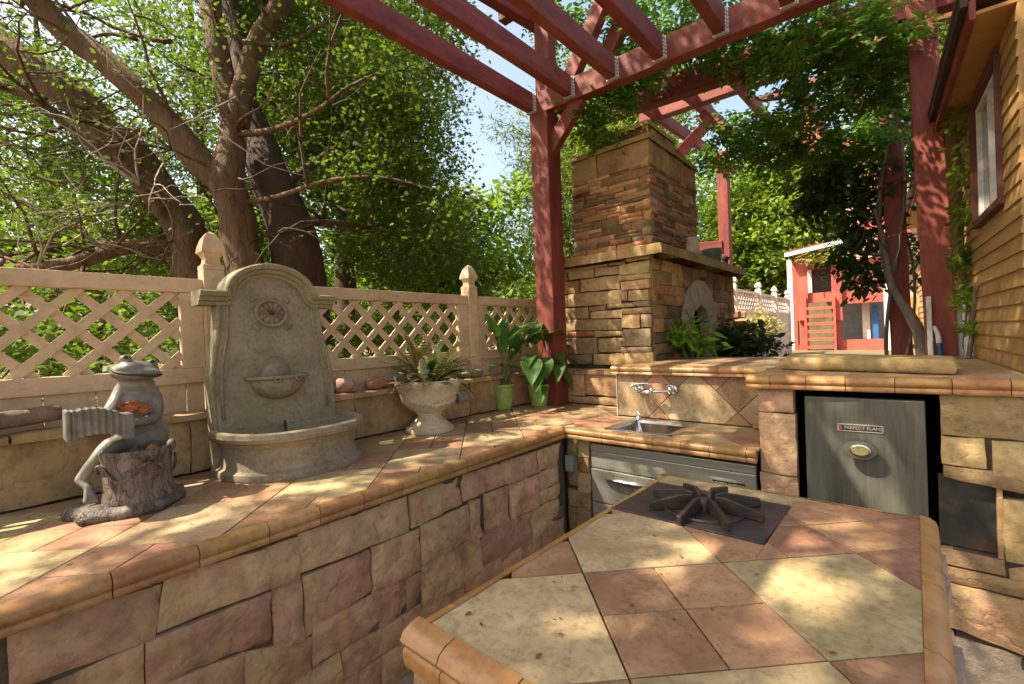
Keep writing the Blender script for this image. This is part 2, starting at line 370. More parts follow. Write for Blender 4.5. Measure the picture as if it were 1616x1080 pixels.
def clip(poly, bound):
    """convex clip of poly against convex CCW bound"""
    out = list(poly)
    for i in range(len(bound)):
        a, b = bound[i], bound[(i+1) % len(bound)]; src, out = out, []
        def side(p): return (b[0]-a[0])*(p[1]-a[1])-(b[1]-a[1])*(p[0]-a[0])
        for k in range(len(src)):
            p, q = src[k], src[(k+1) % len(src)]; sp, sq = side(p), side(q)
            if sp >= 0: out.append(p)
            if sp*sq < 0: t = sp/(sp-sq); out.append((p[0]+(q[0]-p[0])*t, p[1]+(q[1]-p[1])*t))
        if len(out) < 3: return []
    return out
def area(p): return abs(sum(p[i][0]*p[(i+1) % len(p)][1]-p[(i+1) % len(p)][0]*p[i][1] for i in range(len(p))))/2
H = .2585    # half diagonal of a large tile
def tiles(bound, fn, parent, origin, kindfn, rng=14, hole=None, h0=-.012, name='tile'):
    """45 degree pattern: large cream tiles and blocks of four small terracotta ones"""
    g = .0022
    for i in range(-rng, rng):
        for j in range(-rng, rng):
            cx = origin[0] + (i-j)*H; cy = origin[1] + (i+j+1)*H
            kind = kindfn(i, j)
            def dia(x, y, r): return [(x, y-r), (x+r, y), (x, y+r), (x-r, y)]
            cells = [(cx, cy, H, 'cream_tile')] if kind == 'c' else [(cx+dx*H/2, cy+dy*H/2, H/2, 'terracotta_tile') for dx, dy in ((0, -1), (1, 0), (0, 1), (-1, 0))]
            for (x, y, r, mname) in cells:
                p = clip(dia(x, y, r-g*1.4), bound)
                if len(p) < 3 or area(p) < 8e-4: continue
                pieces = [p]
                if hole: pieces = hole(p)
                for pp in pieces:
                    if len(pp) < 3 or area(pp) < 8e-4: continue
                    hh = random.uniform(-.0008, .0008)
                    MB().prism(pp, fn, h0, hh, .0018).build(name, mname, parent)
def trim(pts, fn_out, parent, length=.2, hgt=.07, out=.028, gap=.003, name='edge_tile', z=.9, inner=0.05):
    """rounded nosing tiles along a straight edge: pts a->b at top; fn_out = outward unit vector"""
    a, b = Vector(pts[0]), Vector(pts[1]); d = (b-a); L = d.length; d.normalize(); o = Vector(fn_out)
    prof = [(-inner, .0), (-.012, .002), (out*.35, -.002), (out*.8, -.011), (out, -.026), (out*.85, -.038), (out*.62, -.043), (out*.80, -.048), (out*.86, -.06), (out*.72, -hgt), (-.012, -hgt), (-inner, -.02)]
    t = -random.uniform(0, length*.5)
    while t < L:
        l2 = length*random.uniform(.9, 1.1); t0, t1 = max(0, t)+gap/2, min(L, t+l2)-gap/2
        if t1-t0 > .012:
            vs = []
            for tt in (t0, t1):
                for (r, zz) in prof:
                    p = a + d*tt + o*r; vs.append((p.x, p.y, a.z+zz))
            k = len(prof); fs = [(i, (i+1) % k, k+(i+1) % k, k+i) for i in range(k)] + [tuple(reversed(range(k))), tuple(range(k, 2*k))]
            ob = MB().add(vs, fs).build(name, 'edge_tile', parent); autosmooth(ob, 50)
        t += l2

# ------------------------------------------------------------------ leaves
def leafmesh(name, P, N, size, tmpl, mat, parent=None, up=None, kind=None):
    """P (k,3) leaf bases, N (k,3) leaf normals, size (k,), tmpl (m,3) polygon outline, one mesh"""
    k = len(P); T = np.array(tmpl, float); mm = len(T)
    N = N/np.linalg.norm(N, axis=1, keepdims=True)
    if up is None: up = RNG.normal(size=(k, 3))
    U = up - N*np.sum(up*N, axis=1, keepdims=True); U /= np.linalg.norm(U, axis=1, keepdims=True)+1e-9
    V = np.cross(N, U)
    X = P[:, None, :] + size[:, None, None]*(U[:, None, :]*T[None, :, 0:1] + V[:, None, :]*T[None, :, 1:2] + N[:, None, :]*T[None, :, 2:3])
    me = bpy.data.meshes.new(name)
    me.vertices.add(k*mm); me.vertices.foreach_set('co', X.reshape(-1).astype(np.float32))
    me.loops.add(k*mm); me.loops.foreach_set('vertex_index', np.arange(k*mm, dtype=np.int32))
    me.polygons.add(k); me.polygons.foreach_set('loop_start', np.arange(k, dtype=np.int32)*mm)
    try: me.polygons.foreach_set('loop_total', np.full(k, mm, dtype=np.int32))
    except Exception: pass
    me.update(calc_edges=True); me.validate()
    o = link(name, me, mat, parent)
    if kind: o['kind'] = kind
    return o
MAPLE = [(0, 0, 0), (.22, .40, -.05), (.44, .20, .01), (.68, .34, -.03), (1, 0, -.08), (.68, -.34, -.03), (.44, -.20, .01), (.22, -.40, -.05)]
OVAL = [(0, 0, 0), (.3, .24, .03), (.7, .2, .0), (1, 0, -.08), (.7, -.2, .0), (.3, -.24, .03)]
LANCE = [(0, 0, 0), (.35, .14, .02), (1, 0, -.06), (.35, -.14, .02)]
NEEDLE = [(0, 0, 0), (.5, .09, 0), (1, 0, 0), (.5, -.09, 0)]
def cluster_leaves(centres, per, spread, rngsize, flat=.6):
    """sprays of leaves round each centre"""
    C = np.repeat(np.asarray(centres), per, axis=0); k = len(C)
    off = RNG.normal(size=(k, 3)); off *= (RNG.random((k, 1))**.5)*spread/np.linalg.norm(off, axis=1, keepdims=True)
    off[:, 2] *= flat
    N = RNG.normal(size=(k, 3))*.55; N[:, 2] += .75
    up = off.copy()+RNG.normal(size=(k, 3))*spread*.4; up[:, 2] -= spread*.25
    return C+off, N, RNG.uniform(*rngsize, k), up
def ell(c, r, n, shell=.35):
    d = RNG.normal(size=(n, 3)); d /= np.linalg.norm(d, axis=1, keepdims=True)
    rad = (shell + (1-shell)*RNG.random((n, 1)))**.6
    return np.array(c)+d*rad*np.array(r)
def smooth_path(pts, rads, k=5):
    P = [Vector(p) for p in pts]; out = []; ro = []
    for i in range(len(P)-1):
        p0 = P[max(i-1, 0)]; p1 = P[i]; p2 = P[i+1]; p3 = P[min(i+2, len(P)-1)]
        for j in range(k):
            t = j/k
            out.append(.5*((2*p1)+(p2-p0)*t+(2*p0-5*p1+4*p2-p3)*t*t+(3*p1-p0-3*p2+p3)*t**3)); ro.append(rads[i]*(1-t)+rads[i+1]*t)
    out.append(P[-1]); ro.append(rads[-1]); return out, ro
def limb(mb, pts, rads, n=10, knob=.08):
    p, r = smooth_path(pts, rads)
    p = [q + Vector((noise.noise(q*1.7), noise.noise(q*1.7+Vector((9, 0, 0))), 0))*rr*.5 for q, rr in zip(p, r)]
    r = [rr*(1+knob*noise.noise(q*3.1)) for q, rr in zip(p, r)]
    mb.tube(p, r, n); return p, r
def twigs(mb, base_pts, n, length, r0, dirbias=(0, 0, .3), sub=2, tips=None, spread=1.0):
    """random crooked branches starting on base_pts"""
    for _ in range(n):
        p = Vector(random.choice(base_pts)); d = (Vector((random.gauss(0, 1), random.gauss(0, 1), random.gauss(0, .6)))*spread + Vector(dirbias)).normalized()
        L = length*random.uniform(.6, 1.25); st = 6; pts = [p]; rr = [r0]
        for s in range(st):
            d = (d + Vector((random.gauss(0, .22), random.gauss(0, .22), random.gauss(0, .22)))).normalized()
            pts.append(pts[-1]+d*L/st); rr.append(r0*(1-.85*(s+1)/st))
        mb.tube(pts, rr, 5)
        if tips is not None: tips += [tuple(q) for q in pts[2:]]
        if sub: twigs(mb, pts[2:], 2, length*.55, r0*.5, tuple(d*.8), sub-1, tips)

# =================================================================== THE SETTING
def grid_ground():
    xs = np.concatenate([np.linspace(-150, -14, 14), np.linspace(-12, 12, 49), np.linspace(14, 150, 14)])
    ys = np.concatenate([np.linspace(-150, -14, 14), np.linspace(-12, 22, 69), np.linspace(24, 200, 16)])
    def z(x, y):
        back = min(1, max(0, (y-4.45)/.4)); left = min(1, max(0, (-2.75-x)/.3))
        base = max(back*.74, left*.86)
        far = max(0, math.hypot(x, y)-24)
        return base + min(40, .16*far) + .05*noise.noise((x*.7, y*.7, 0))*base
    v = [(x, y, z(x, y)) for y in ys for x in xs]; W = len(xs)
    f = [(j*W+i, j*W+i+1, (j+1)*W+i+1, (j+1)*W+i) for j in range(len(ys)-1) for i in range(W-1)]
    o = MB().add(v, f).build('ground', 'earth', None, True, False); tag(o, kind='structure')
grid_ground()
o = MB().span((-2.6, -3.5, .004), (3.0, 4.3, .03)).build('patio_floor', 'paving'); tag(o, kind='structure')
o = MB().span((-2.5, 4.75, .70), (.5, 12.5, .80)).build('upper_patio', 'paving'); tag(o, kind='structure')

# =================================================================== STONE COUNTER with sink run
ZC = .9
def xf(y): return -1.675-.039*y
def onwall(u, v):            # front wall plane of the long counter
    d = ray(u, v); nrm = np.array([1, .039, 0]); t = (-1.675-nrm@CAM)/(nrm@d); return Vector(CAM+d*t)
counter = thing('stone_counter', 'long stone-faced counter with diamond cream and terracotta tile top below the lattice fence', 'counter', (-2.2, 1.2, 0))
MB().add([(xf(-1.4)-.05, -1.4, 0), (-2.7, -1.4, 0), (-2.7, 3.44, 0), (xf(3.44)-.05, 3.44, 0)] + [(xf(-1.4)-.05, -1.4, .885), (-2.7, -1.4, .885), (-2.7, 3.44, .885), (xf(3.44)-.05, 3.44, .885)],
         [(0, 1, 2, 3), (4, 7, 6, 5), (0, 4, 5, 1), (1, 5, 6, 2), (2, 6, 7, 3), (3, 7, 4, 0)]).build('core', 'grout', counter)
def fw(a, b, nn): return (xf(a)-.05+nn, a, b)
cs = 1.796
MB().add([(xf(-1.35)-.02, -1.35, .02), (xf(2.53)-.02, 2.53, .02), (xf(2.53)-.02, 2.53, .835), (xf(-1.35)-.02, -1.35, .835), (xf(-1.35)-.06, -1.35, .02), (xf(2.53)-.06, 2.53, .02), (xf(2.53)-.06, 2.53, .835), (xf(-1.35)-.06, -1.35, .835)], [(0, 1, 2, 3), (7, 6, 5, 4), (0, 4, 5, 1), (1, 5, 6, 2), (2, 6, 7, 3), (3, 7, 4, 0)]).build('joint_bed', 'grout', counter)
SQ = [[(25, 622), (460, 492), (440, 650), (30, 800)], [(470, 484), (846, 357), (850, 470), (450, 630)], [(853, 350), (1158, 241), (1157, 338), (855, 460)], [(1165, 236), (1310, 186), (1310, 262), (1165, 330)],
      [(1315, 183), (1525, 112), (1520, 172), (1315, 255)], [(1528, 110), (1586, 90), (1586, 150), (1530, 174)],
      [(415, 655), (770, 512), (768, 655), (420, 790)], [(776, 500), (855, 476), (860, 645), (780, 675)], [(862, 470), (1050, 395), (1056, 505), (866, 640)],
      [(1057, 385), (1193, 332), (1195, 452), (1060, 520)], [(1197, 326), (1330, 265), (1335, 362), (1200, 440)], [(1334, 256), (1370, 245), (1370, 352), (1337, 370)],
      [(1376, 236), (1446, 210), (1446, 310), (1380, 340)], [(1450, 206), (1530, 178), (1530, 270), (1452, 305)], [(1532, 176), (1586, 152), (1586, 200), (1535, 226)], [(1532, 228), (1586, 204), (1586, 246), (1535, 268)],
      [(420, 800), (690, 690), (885, 652), (770, 772)],
      [(886, 612), (1153, 468), (1155, 575), (892, 735)], [(1154, 478), (1196, 456), (1198, 547), (1157, 570)], [(1199, 442), (1366, 350), (1368, 465), (1201, 549)], [(1369, 346), (1506, 283), (1507, 387), (1371, 458)], [(1508, 282), (1586, 248), (1586, 332), (1510, 375)],
      [(696, 690), (884, 638), (886, 742), (702, 860)], [(150, 780), (404, 662), (405, 880), (155, 1010)], [(410, 797), (690, 690), (695, 865), (412, 985)], [(20, 810), (145, 785), (150, 1010), (22, 1100)]]
del SQ[16]
for qd in SQ:
    pts = [onwall(u/cs, 650+v/cs) for u, v in qd]
    q2 = [(p.y, min(p.z, .835)) for p in pts]
    stone([q2[3], q2[2], q2[1], q2[0]], fw, 'wall_stone', counter, .05, -.004, .015, res=.03)
# lower courses that the island hides, and the stretch beside the camera
low = {}
for (a0, a1, b0, b1) in [(-1.35, -.02, .42, .83), ]:
    for q in ashlar(a0, a1, b0, b1, .18, .26, .2, .42): stone(q, fw, 'wall_stone', counter, .05, .005, .012, res=.07)
for q in ashlar(-1.35, 2.5, .03, .30, .12, .16, .18, .4): stone(q, fw, 'wall_stone', counter, .05, .005, .012, res=.09)
for q in ashlar(.55, 2.5, .30, .38, .04, .06, .14, .4): stone(q, fw, 'slate', counter, .04, .007, .008, res=.09)
for q in ashlar(-1.35, .55, .30, .42, .1, .14, .2, .4): stone(q, fw, 'wall_stone', counter, .045, .01, .01, res=.09)
# sink run: side cheek to the left of the drawers, carcase behind
MB().span((-1.82, 2.60, 0), (-1.61, 3.44, .885)).build('core', 'grout', counter)
MB().span((-1.62, 2.95, .02), (-.62, 3.44, .885)).build('core', 'mortar', counter)
MB().span((-1.62, 2.54, .845), (-1.50, 2.96, .885)).build('core', 'grout', counter)
MB().span((-1.05, 2.54, .845), (-.61, 2.96, .885)).build('core', 'grout', counter)
MB().span((-1.5, 2.54, .845), (-1.05, 2.58, .884)).build('core', 'grout', counter)
def fy(a, b, nn): return (a, 2.60-nn, b)
for q in [rect(-1.78, -1.70, .70, .83), rect(-1.70, -1.61, .70, .83), rect(-1.78, -1.71, .50, .70), rect(-1.71, -1.61, .60, .70), rect(-1.71, -1.61, .47, .60), rect(-1.79, -1.61, .36, .47), rect(-1.79, -1.61, .19, .36), rect(-1.79, -1.61, .03, .19)]:
    stone(q, fy, 'gold_stone', counter, .045, .005, .01, res=.05)
# top tiles
def ftop(a, b, h): return (a, b, ZC+h)
chk = lambda i, j: 'c' if (i+j) % 2 else 't'
ox, oy = -.388, .72
P1 = [(xf(-1.35), -1.35), (xf(3.43), 3.43), (-2.66, 3.43), (-2.66, -1.35)]
tiles(P1, ftop, counter, (ox, oy), lambda i, j: 'c' if (i+j) % 2 == 0 else 't')
SX0, SX1, SY0, SY1 = -1.505, -1.06, 2.565, 3.02   # sink cut-out
def hole(p):
    out = []; X0, X1, Y0, Y1 = SX0+.012, SX1-.012, SY0+.012, SY1-.012
    c = clip(p, [(X0, Y0), (X1, Y0), (X1, Y1), (X0, Y1)])
    if not c or area(c) < 2e-4: return [p]
    for bnd in ([(-9, -9), (X0, -9), (X0, 9), (-9, 9)], [(X1, -9), (9, -9), (9, 9), (X1, 9)], [(X0, -9), (X1, -9), (X1, Y0), (X0, Y0)], [(X0, Y1), (X1, Y1), (X1, 9), (X0, 9)]):
        c = clip(p, bnd)
        if c: out.append(c)
    return out
P2 = [(-1.772, 2.52), (-.60, 2.52), (-.60, 3.05), (-1.66, 3.05), (-1.68, 3.43), (-1.772, 3.43)]
tiles([(xf(2.52)+.003, 2.52), (-.60, 2.52), (-.60, 3.05), (xf(3.05)+.003, 3.05)], ftop, counter, (ox, oy), lambda i, j: 'c' if (i+j) % 2 == 0 else 't', hole=hole)
tiles([(xf(3.054)+.003, 3.054), (-1.685, 3.054), (-1.685, 3.43), (xf(3.43)+.003, 3.43)], ftop, counter, (ox, oy), lambda i, j: 'c' if (i+j) % 2 == 0 else 't')
trim([(xf(-1.35)+.005, -1.35, ZC), (xf(2.49)+.005, 2.49, ZC)], (1, .039, 0), counter, .2, .066, inner=.003)
trim([(-1.745, 2.515, ZC), (-.603, 2.515, ZC)], (0, -1, 0), counter, .165, .068, inner=.003)

# =================================================================== SINK, TAPS
sink = thing('sink', 'small square stainless steel sink set in the tiled counter', 'sink', (-1.28, 2.79, .9))
def rrect(x0, x1, y0, y1, r, n=5):
    out = []
    for (cx, cy, a) in ((x1-r, y0+r, -90), (x1-r, y1-r, 0), (x0+r, y1-r, 90), (x0+r, y0+r, 180)):
        for k in range(n+1): t = math.radians(a+90*k/n); out.append((cx+r*math.cos(t), cy+r*math.sin(t)))
    return out
def loft(rings, name, mat, parent, close=True):
    k = len(rings[0]); vs = [p for r in rings for p in r]
    fs = [(r*k+i, r*k+(i+1) % k, (r+1)*k+(i+1) % k, (r+1)*k+i) for r in range(len(rings)-1) for i in range(k)]
    if close: fs.append(tuple((len(rings)-1)*k+i for i in range(k)))
    o = MB().add(vs, fs).build(name, mat, parent, False, False); autosmooth(o, 45); return o
r0 = rrect(SX0, SX1, SY0, SY1, .03); rA = rrect(SX0+.006, SX1-.006, SY0+.006, SY1-.006, .03); r1 = rrect(SX0+.03, SX1-.03, SY0+.03, SY1-.05, .06); r2 = rrect(SX0+.05, SX1-.05, SY0+.05, SY1-.07, .06)
loft([[(x, y, .901) for x, y in r0], [(x, y, .907) for x, y in rA], [(x, y, .9065) for x, y in r1], [(x, y, .901) for x, y in rrect(SX0+.036, SX1-.036, SY0+.036, SY1-.056, .06)]], 'rim', 'sink_steel', sink, False)
loft([[(x, y, .902) for x, y in rrect(SX0+.0358, SX1-.0358, SY0+.0358, SY1-.0558, .06)], [(x, y, .88) for x, y in rrect(SX0+.04, SX1-.04, SY0+.04, SY1-.06, .06)], [(x, y, .79) for x, y in r2], [(x, y, .77) for x, y in rrect(SX0+.075, SX1-.075, SY0+.075, SY1-.095, .05)]], 'basin', 'sink_steel', sink)
MB().lathe((-1.28, 2.78, .771), [(.001, .004), (.03, .004), (.036, 0)], 16).build('drain', 'dark_iron', sink, True)
tap = thing('soap_tap', 'short chrome spout standing at the back corner of the sink', 'tap', (-1.47, 3.0, .907))
MB().lathe((-1.47, 3.0, .907), [(.02, 0), (.02, .006), (.013, .01), (.013, .038), (.015, .04), (.015, .046), (.001, .047)], 14).build('body', 'chrome', tap, True)
MB().tube([(-1.47, 3.0, .94), (-1.455, 2.985, .942), (-1.445, 2.975, .937)], .006, 8).build('spout', 'chrome', tap, True)
fau = thing('wall_faucet', 'chrome two-handled wall faucet with a swivel spout on the tiled backsplash', 'faucet', (-1.35, 3.04, 1.1))
for x, z in ((-1.475, 1.105), (-1.235, 1.115)):
    fl = MB()
    for k in range(1): fl.tube([(x, 3.056, z), (x, 3.045, z)], [.032, .026], 18)
    fo = fl.build('flange', 'chrome', fau, True)
    MB().tube([(x, 3.05, z), (x, 3.005, z-.004)], .014, 12).build('elbow', 'chrome', fau, True)
    hd = MB(); hd.tube([(x, 3.0, z-.02), (x, 2.995, z+.022)], [.017, .014], 12); hd.tube([(x-.028, 2.993, z+.03), (x+.028, 2.993, z+.03)], .007, 8); hd.tube([(x, 2.966, z+.03), (x, 3.02, z+.03)], .007, 8)
    hd.build('handle', 'chrome', fau, True)
MB().tube([(-1.475, 2.998, 1.098), (-1.40, 2.996, 1.094), (-1.235, 2.998, 1.108)], [.011, .012, .011], 10).build('bridge', 'chrome', fau, True)
MB().ball((-1.365, 2.996, 1.105), (.02, .018, .022)).build('valve', 'chrome', fau, True)
p, r = smooth_path([(-1.365, 2.996, 1.115), (-1.375, 2.985, 1.15), (-1.42, 2.97, 1.155), (-1.47, 2.96, 1.15), (-1.5, 2.955, 1.13)], [.009, .008, .008, .008, .01])
MB().tube(p, r, 8).build('spout', 'chrome', fau, True)

# =================================================================== STEEL DRAWERS under the sink
dr = thing('drawer_unit', 'stainless steel refrigerated drawer unit under the sink counter', 'drawer unit', (-1.11, 2.57, .05))
bevel(MB().span((-1.59, 2.60, .04), (-.63, 2.94, .80)).build('carcase', 'dark_iron', dr))
DX0, DX1 = -1.596, -.624
bevel(MB().span((DX0, 2.556, .757), (DX1, 2.6, .803)).build('top_rail', 'steel', dr))
bevel(MB().span((DX0, 2.562, .648), (DX1, 2.6, .754)).build('panel', 'steel', dr))
for (z0, z1) in ((.432, .642), (.22, .426), (.06, .214)):
    d_ = bevel(MB().span((DX0, 2.556, z0), (DX1, 2.598, z1)).build('drawer', 'steel', dr))
    zc = z1-.055
    for hx in (-1.36, ):
        # recessed half-moon finger pull: dark cup with a bright lip
        vs = [(hx-.13, 2.5545, zc)]; k = 14
        vs = [(hx+.13*math.cos(math.pi+math.pi*i/k), 2.5535, zc+.07*math.sin(math.pi+math.pi*i/k)) for i in range(k+1)]
        vb = [(x, 2.5555, z) for x, y, z in vs]
        MB().add(vs+vb, [tuple(range(k+1)), tuple(range(2*k+1, k, -1))]+[(i, i+1, k+2+i, k+1+i) for i in range(k)]+[(k, 0, k+1, 2*k+1)]).build('pull_recess', 'fridge_steel', d_)
        MB().tube([(hx-.135, 2.553, zc+.002), (hx-.06, 2.545, zc+.002), (hx+.06, 2.545, zc+.002), (hx+.135, 2.553, zc+.002)], [.003, .007, .007, .003], 8).build('handle', 'chrome', d_, True)
MB().span((-.838, 2.5575, .66), (-.675, 2.562, .698)).build('label_plate', 'black', dr)
def text(body, name, mat, parent, loc, size, right, up, extr=.001, spacing=1.0):
    cu = bpy.data.curves.new(name, 'FONT'); cu.body = body; cu.size = size; cu.extrude = extr; cu.align_x = 'CENTER'; cu.align_y = 'CENTER'; cu.space_character = spacing
    t = bpy.data.objects.new(name, cu); COL.objects.link(t)
    dg = bpy.context.evaluated_depsgraph_get(); me = bpy.data.meshes.new_from_object(t.evaluated_get(dg)); bpy.data.objects.remove(t)
    R = Vector(right); U = Vector(up); F = R.cross(U); L = Vector(loc)
    for v in me.vertices: c = v.co.copy(); v.co = L + R*c.x + U*c.y + F*c.z
    me.materials.clear(); return link(name, me, mat, parent)
text('ARTEMMETTI', 'lettering', 'badge_grey', dr, (-.757, 2.5555, .679), .03, (1, 0, 0), (0, 0, 1))

# =================================================================== RAISED BAR with fridge niche and tiled backsplash
ZB = 1.27
bar = thing('raised_bar', 'raised bar counter of golden stone with tiled backsplash and ochre tile nosing', 'bar', (-.3, 3.3, 0))
MB().span((-1.655, 3.085, .0), (-.64, 4.215, 1.255)).build('core', 'grout', bar)
MB().span((-.64, 3.15, .0), (.36, 4.215, 1.255)).build('core', 'mortar', bar)
MB().span((-.61, 2.60, .0), (-.47, 3.14, 1.255)).build('core', 'mortar', bar)
MB().span((.10, 2.60, .0), (.62, 3.14, .56)).build('core', 'mortar', bar)
MB().span((.10, 2.60, .88), (.62, 3.14, 1.255)).build('core', 'mortar', bar)
MB().span((.10, 2.70, .56), (.62, 3.14, .88)).build('core', 'mortar', bar)
MB().span((-.469, 2.62, 1.205), (.099, 3.14, 1.254)).build('lintel', 'dark_iron', bar)
MB().span((-.468, 3.10, .0), (.098, 3.14, 1.204)).build('niche_back', 'black', bar)
MB().span((-.469, 2.66, .03), (-.462, 3.1, 1.204)).build('niche_side', 'black', bar)
MB().span((.090, 2.66, .03), (.0985, 3.1, 1.204)).build('niche_side', 'black', bar)
def fb(a, b, nn): return (a, 2.605-nn+.0575*(a+.63)*.6, b)
for q in [rect(-.605, -.445, 1.083, 1.205), rect(-.605, -.442, .775, 1.083), rect(-.605, -.442, .50, .775), rect(-.605, -.442, .2, .5), rect(-.605, -.442, .03, .2)]:
    stone(q, fb, 'wall_stone', bar, .05, .006, .007, res=.05)
for q in [rect(.072, .52, 1.035, 1.205), [(.072, .915), (.205, .905), (.205, 1.032), (.072, 1.032)], [(.215, .885), (.50, .87), (.50, 1.028), (.215, 1.03)], [(.072, .862), (.52, .805), (.52, .88), (.072, .912)], rect(.245, .40, .56, .80),
          rect(.06, .25, .50, .56), rect(.25, .5, .49, .55), rect(.05, .5, .43, .49)]:
    stone(q, fb, 'gold_stone', bar, .055, .007, .009, res=.05)
for q in [[(.03, .24), (.36, .20), (.36, .42), (.03, .43)], [(.36, .2), (.62, .18), (.62, .42), (.36, .42)]]: stone(q, fb, 'wall_stone', bar, .06, .01, .02, res=.05)
for q in [rect(.0, .36, .02, .2), rect(.36, .7, .02, .18)]: stone(q, fb, 'rough_stone', bar, .07, .01, .03, res=.04)
def fbt(a, b, h): return (a, b, ZB+h)
chb = lambda i, j: 'c' if (i+j) % 2 == 0 else 't'
tiles([(-.62, 2.54), (.36, 2.596), (.36, 4.2), (-.62, 4.2)], fbt, bar, (-.2, 2.9), chb)
tiles([(-1.665, 3.062), (-.625, 3.062), (-.625, 4.2), (-1.665, 4.2)], fbt, bar, (-.2, 2.9), chb)
trim([(-.645, 2.535, ZB), (.40, 2.595, ZB)], Vector((.057, -1, 0)).normalized(), bar, .165, .066, inner=.003)
trim([(-.625, 3.05, ZB), (-.625, 2.53, ZB)], (-1, 0, 0), bar, .165, .066, inner=.003)
trim([(-1.70, 3.062, ZB), (-.66, 3.062, ZB)], (0, -1, 0), bar, .14, .06, inner=.003)
trim([(-1.672, 4.2, ZB), (-1.672, 3.05, ZB)], (-1, 0, 0), bar, .14, .06, inner=.003)
# backsplash
def fbs(a, b, h): return (a, 3.072-h, b)
MB().span((-1.668, 3.0735, .9), (-.645, 3.084, 1.212)).build('backsplash_bed', 'grout', bar)
tiles([(-1.664, .905), (-.645, .905), (-.645, 1.212), (-1.664, 1.212)], fbs, bar, (-1.095, .985-H), lambda i, j: 'c' if (i+j) % 2 == 0 else 't', h0=-.002)
MB().span((-1.672, 3.066, .9), (-1.6655, 3.4, 1.212)).build('edge_strip', 'white_trim', bar)
# stone slab lying on the bar
sq = [(-.567, 2.880), (.131, 2.703), (.150, 3.02), (-.60, 3.42)]
vs = []
prof = [(.010, .002), (.0, .015), (-.004, .035), (.004, .054), (.018, .064)]
K = 10; cx = sum(p[0] for p in sq)/4; cy = sum(p[1] for p in sq)/4
per = []
for e in range(4):
    a, b_ = Vector(sq[e]), Vector(sq[(e+1) % 4])
    for k in range(K): per.append(a.lerp(b_, k/K))
mbs = MB(); rings = []
for (ins, z) in prof:
    ring = []
    for k, p_ in enumerate(per):
        d = Vector((cx, cy))-p_; e = d.normalized()
        wob = .006*noise.noise((p_.x*8, p_.y*8, z*20)); ring.append((p_.x+e.x*(ins+wob), p_.y+e.y*(ins+wob), ZB+.003+z+.002*noise.noise((p_.x*6, p_.y*6, 5))))
    rings.append(ring)
k = len(per); vs = [p_ for r_ in rings for p_ in r_]; fs = [(r_*k+i, r_*k+(i+1) % k, (r_+1)*k+(i+1) % k, (r_+1)*k+i) for r_ in range(len(rings)-1) for i in range(k)]
c0 = len(vs); vs.append((cx, cy, ZB+.07)); vs.append((cx, cy, ZB+.003))
fs += [(c0, (len(rings)-1)*k+i, (len(rings)-1)*k+(i+1) % k) for i in range(k)] + [(c0+1, (i+1) % k, i) for i in range(k)]
o = MB().add(vs, fs).build('stone_slab', 'ledge_stone'); autosmooth(o, 60); tag(o, 'thick golden stone slab lying on the raised bar', 'slab')
# blackened access panel in the bar front
pn = thing('access_panel', 'blackened rusty metal access panel set in the stone bar front', 'panel', (.15, 2.6, .56))
MB().span((.062, 2.632, .565), (.232, 2.642, .862)).build('plate', 'rust_panel', pn)
MB().span((.230, 2.60, .56), (.246, 2.66, .862)).build('frame', 'gold_stone', pn)

# =================================================================== FRIDGE
fr = thing('compact_fridge', 'grey steel compact fridge with oval knob set in the bar niche', 'fridge', (-.19, 2.8, .03))
FX0, FX1, FZ0, FZ1, FY = -.403, .028, .10, 1.172, 2.565
bevel(MB().span((FX0+.01, FY+.05, .06), (FX1-.01, 3.06, FZ1-.01)).build('cabinet', 'dark_iron', fr), .006)
bevel(MB().span((FX0, FY, FZ0), (FX1, FY+.048, FZ1)).build('door', 'fridge_steel', fr), .006, 3)
cpx = onx; nb = ony(1357, 676, FY); bx0, bx1 = ony(1321, 676, FY), ony(1394, 681, FY)
bdv = (bx1-bx0); BR = Vector((bdv.x, 0, bdv.z)).normalized(); BU = Vector((0, -1, 0)).cross(BR); BU = -BU if BU.z < 0 else BU
badge = MB(); pl = rrect(-.083, .083, -.0165, .0165, .006, 3)
def onb(a, b, h): p = nb + BR*a + BU*b; return (p.x, FY-h, p.z)
bo = MB().prism(pl, onb, -.001, .004, .001).build('nameplate', 'badge_grey', fr)
MB().prism(rrect(-.077, .077, -.0125, .0125, .004, 3), onb, .003, .0046).build('nameplate_field', 'dark_iron', bo)
q = onb(.012, 0, .0052); text('PERFECT FLAME', 'lettering', 'badge_grey', bo, q, .0195, BR, BU, .0006)
q = onb(-.068, 0, .0052); MB().prism([(-.072+.0075*math.cos(t*math.pi/5)*1.0, .0085*math.sin(t*math.pi/5)) for t in range(10)], onb, .004, .0056).build('emblem', 'badge_red', bo)
kc = ony(1359, 707, FY)
def kring(rx, rz, y): return [(kc.x+rx*math.cos(t*2*math.pi/36), y, kc.z-.001+rz*math.sin(t*2*math.pi/36)) for t in range(36)]
kn = loft([kring(.03, .022, FY+.002), kring(.028, .02, FY-.025), kring(.056, .037, FY-.03), kring(.062, .042, FY-.040), kring(.058, .039, FY-.050), kring(.036, .024, FY-.054)], 'knob', 'fridge_steel', fr)
loft([kring(.037, .025, FY-.052), kring(.037, .025, FY-.057), kring(.033, .021, FY-.058)], 'knob_ring', 'chrome', kn)
loft([kring(.0335, .0215, FY-.055), kring(.032, .0205, FY-.0585)], 'emblem', 'brass', kn)

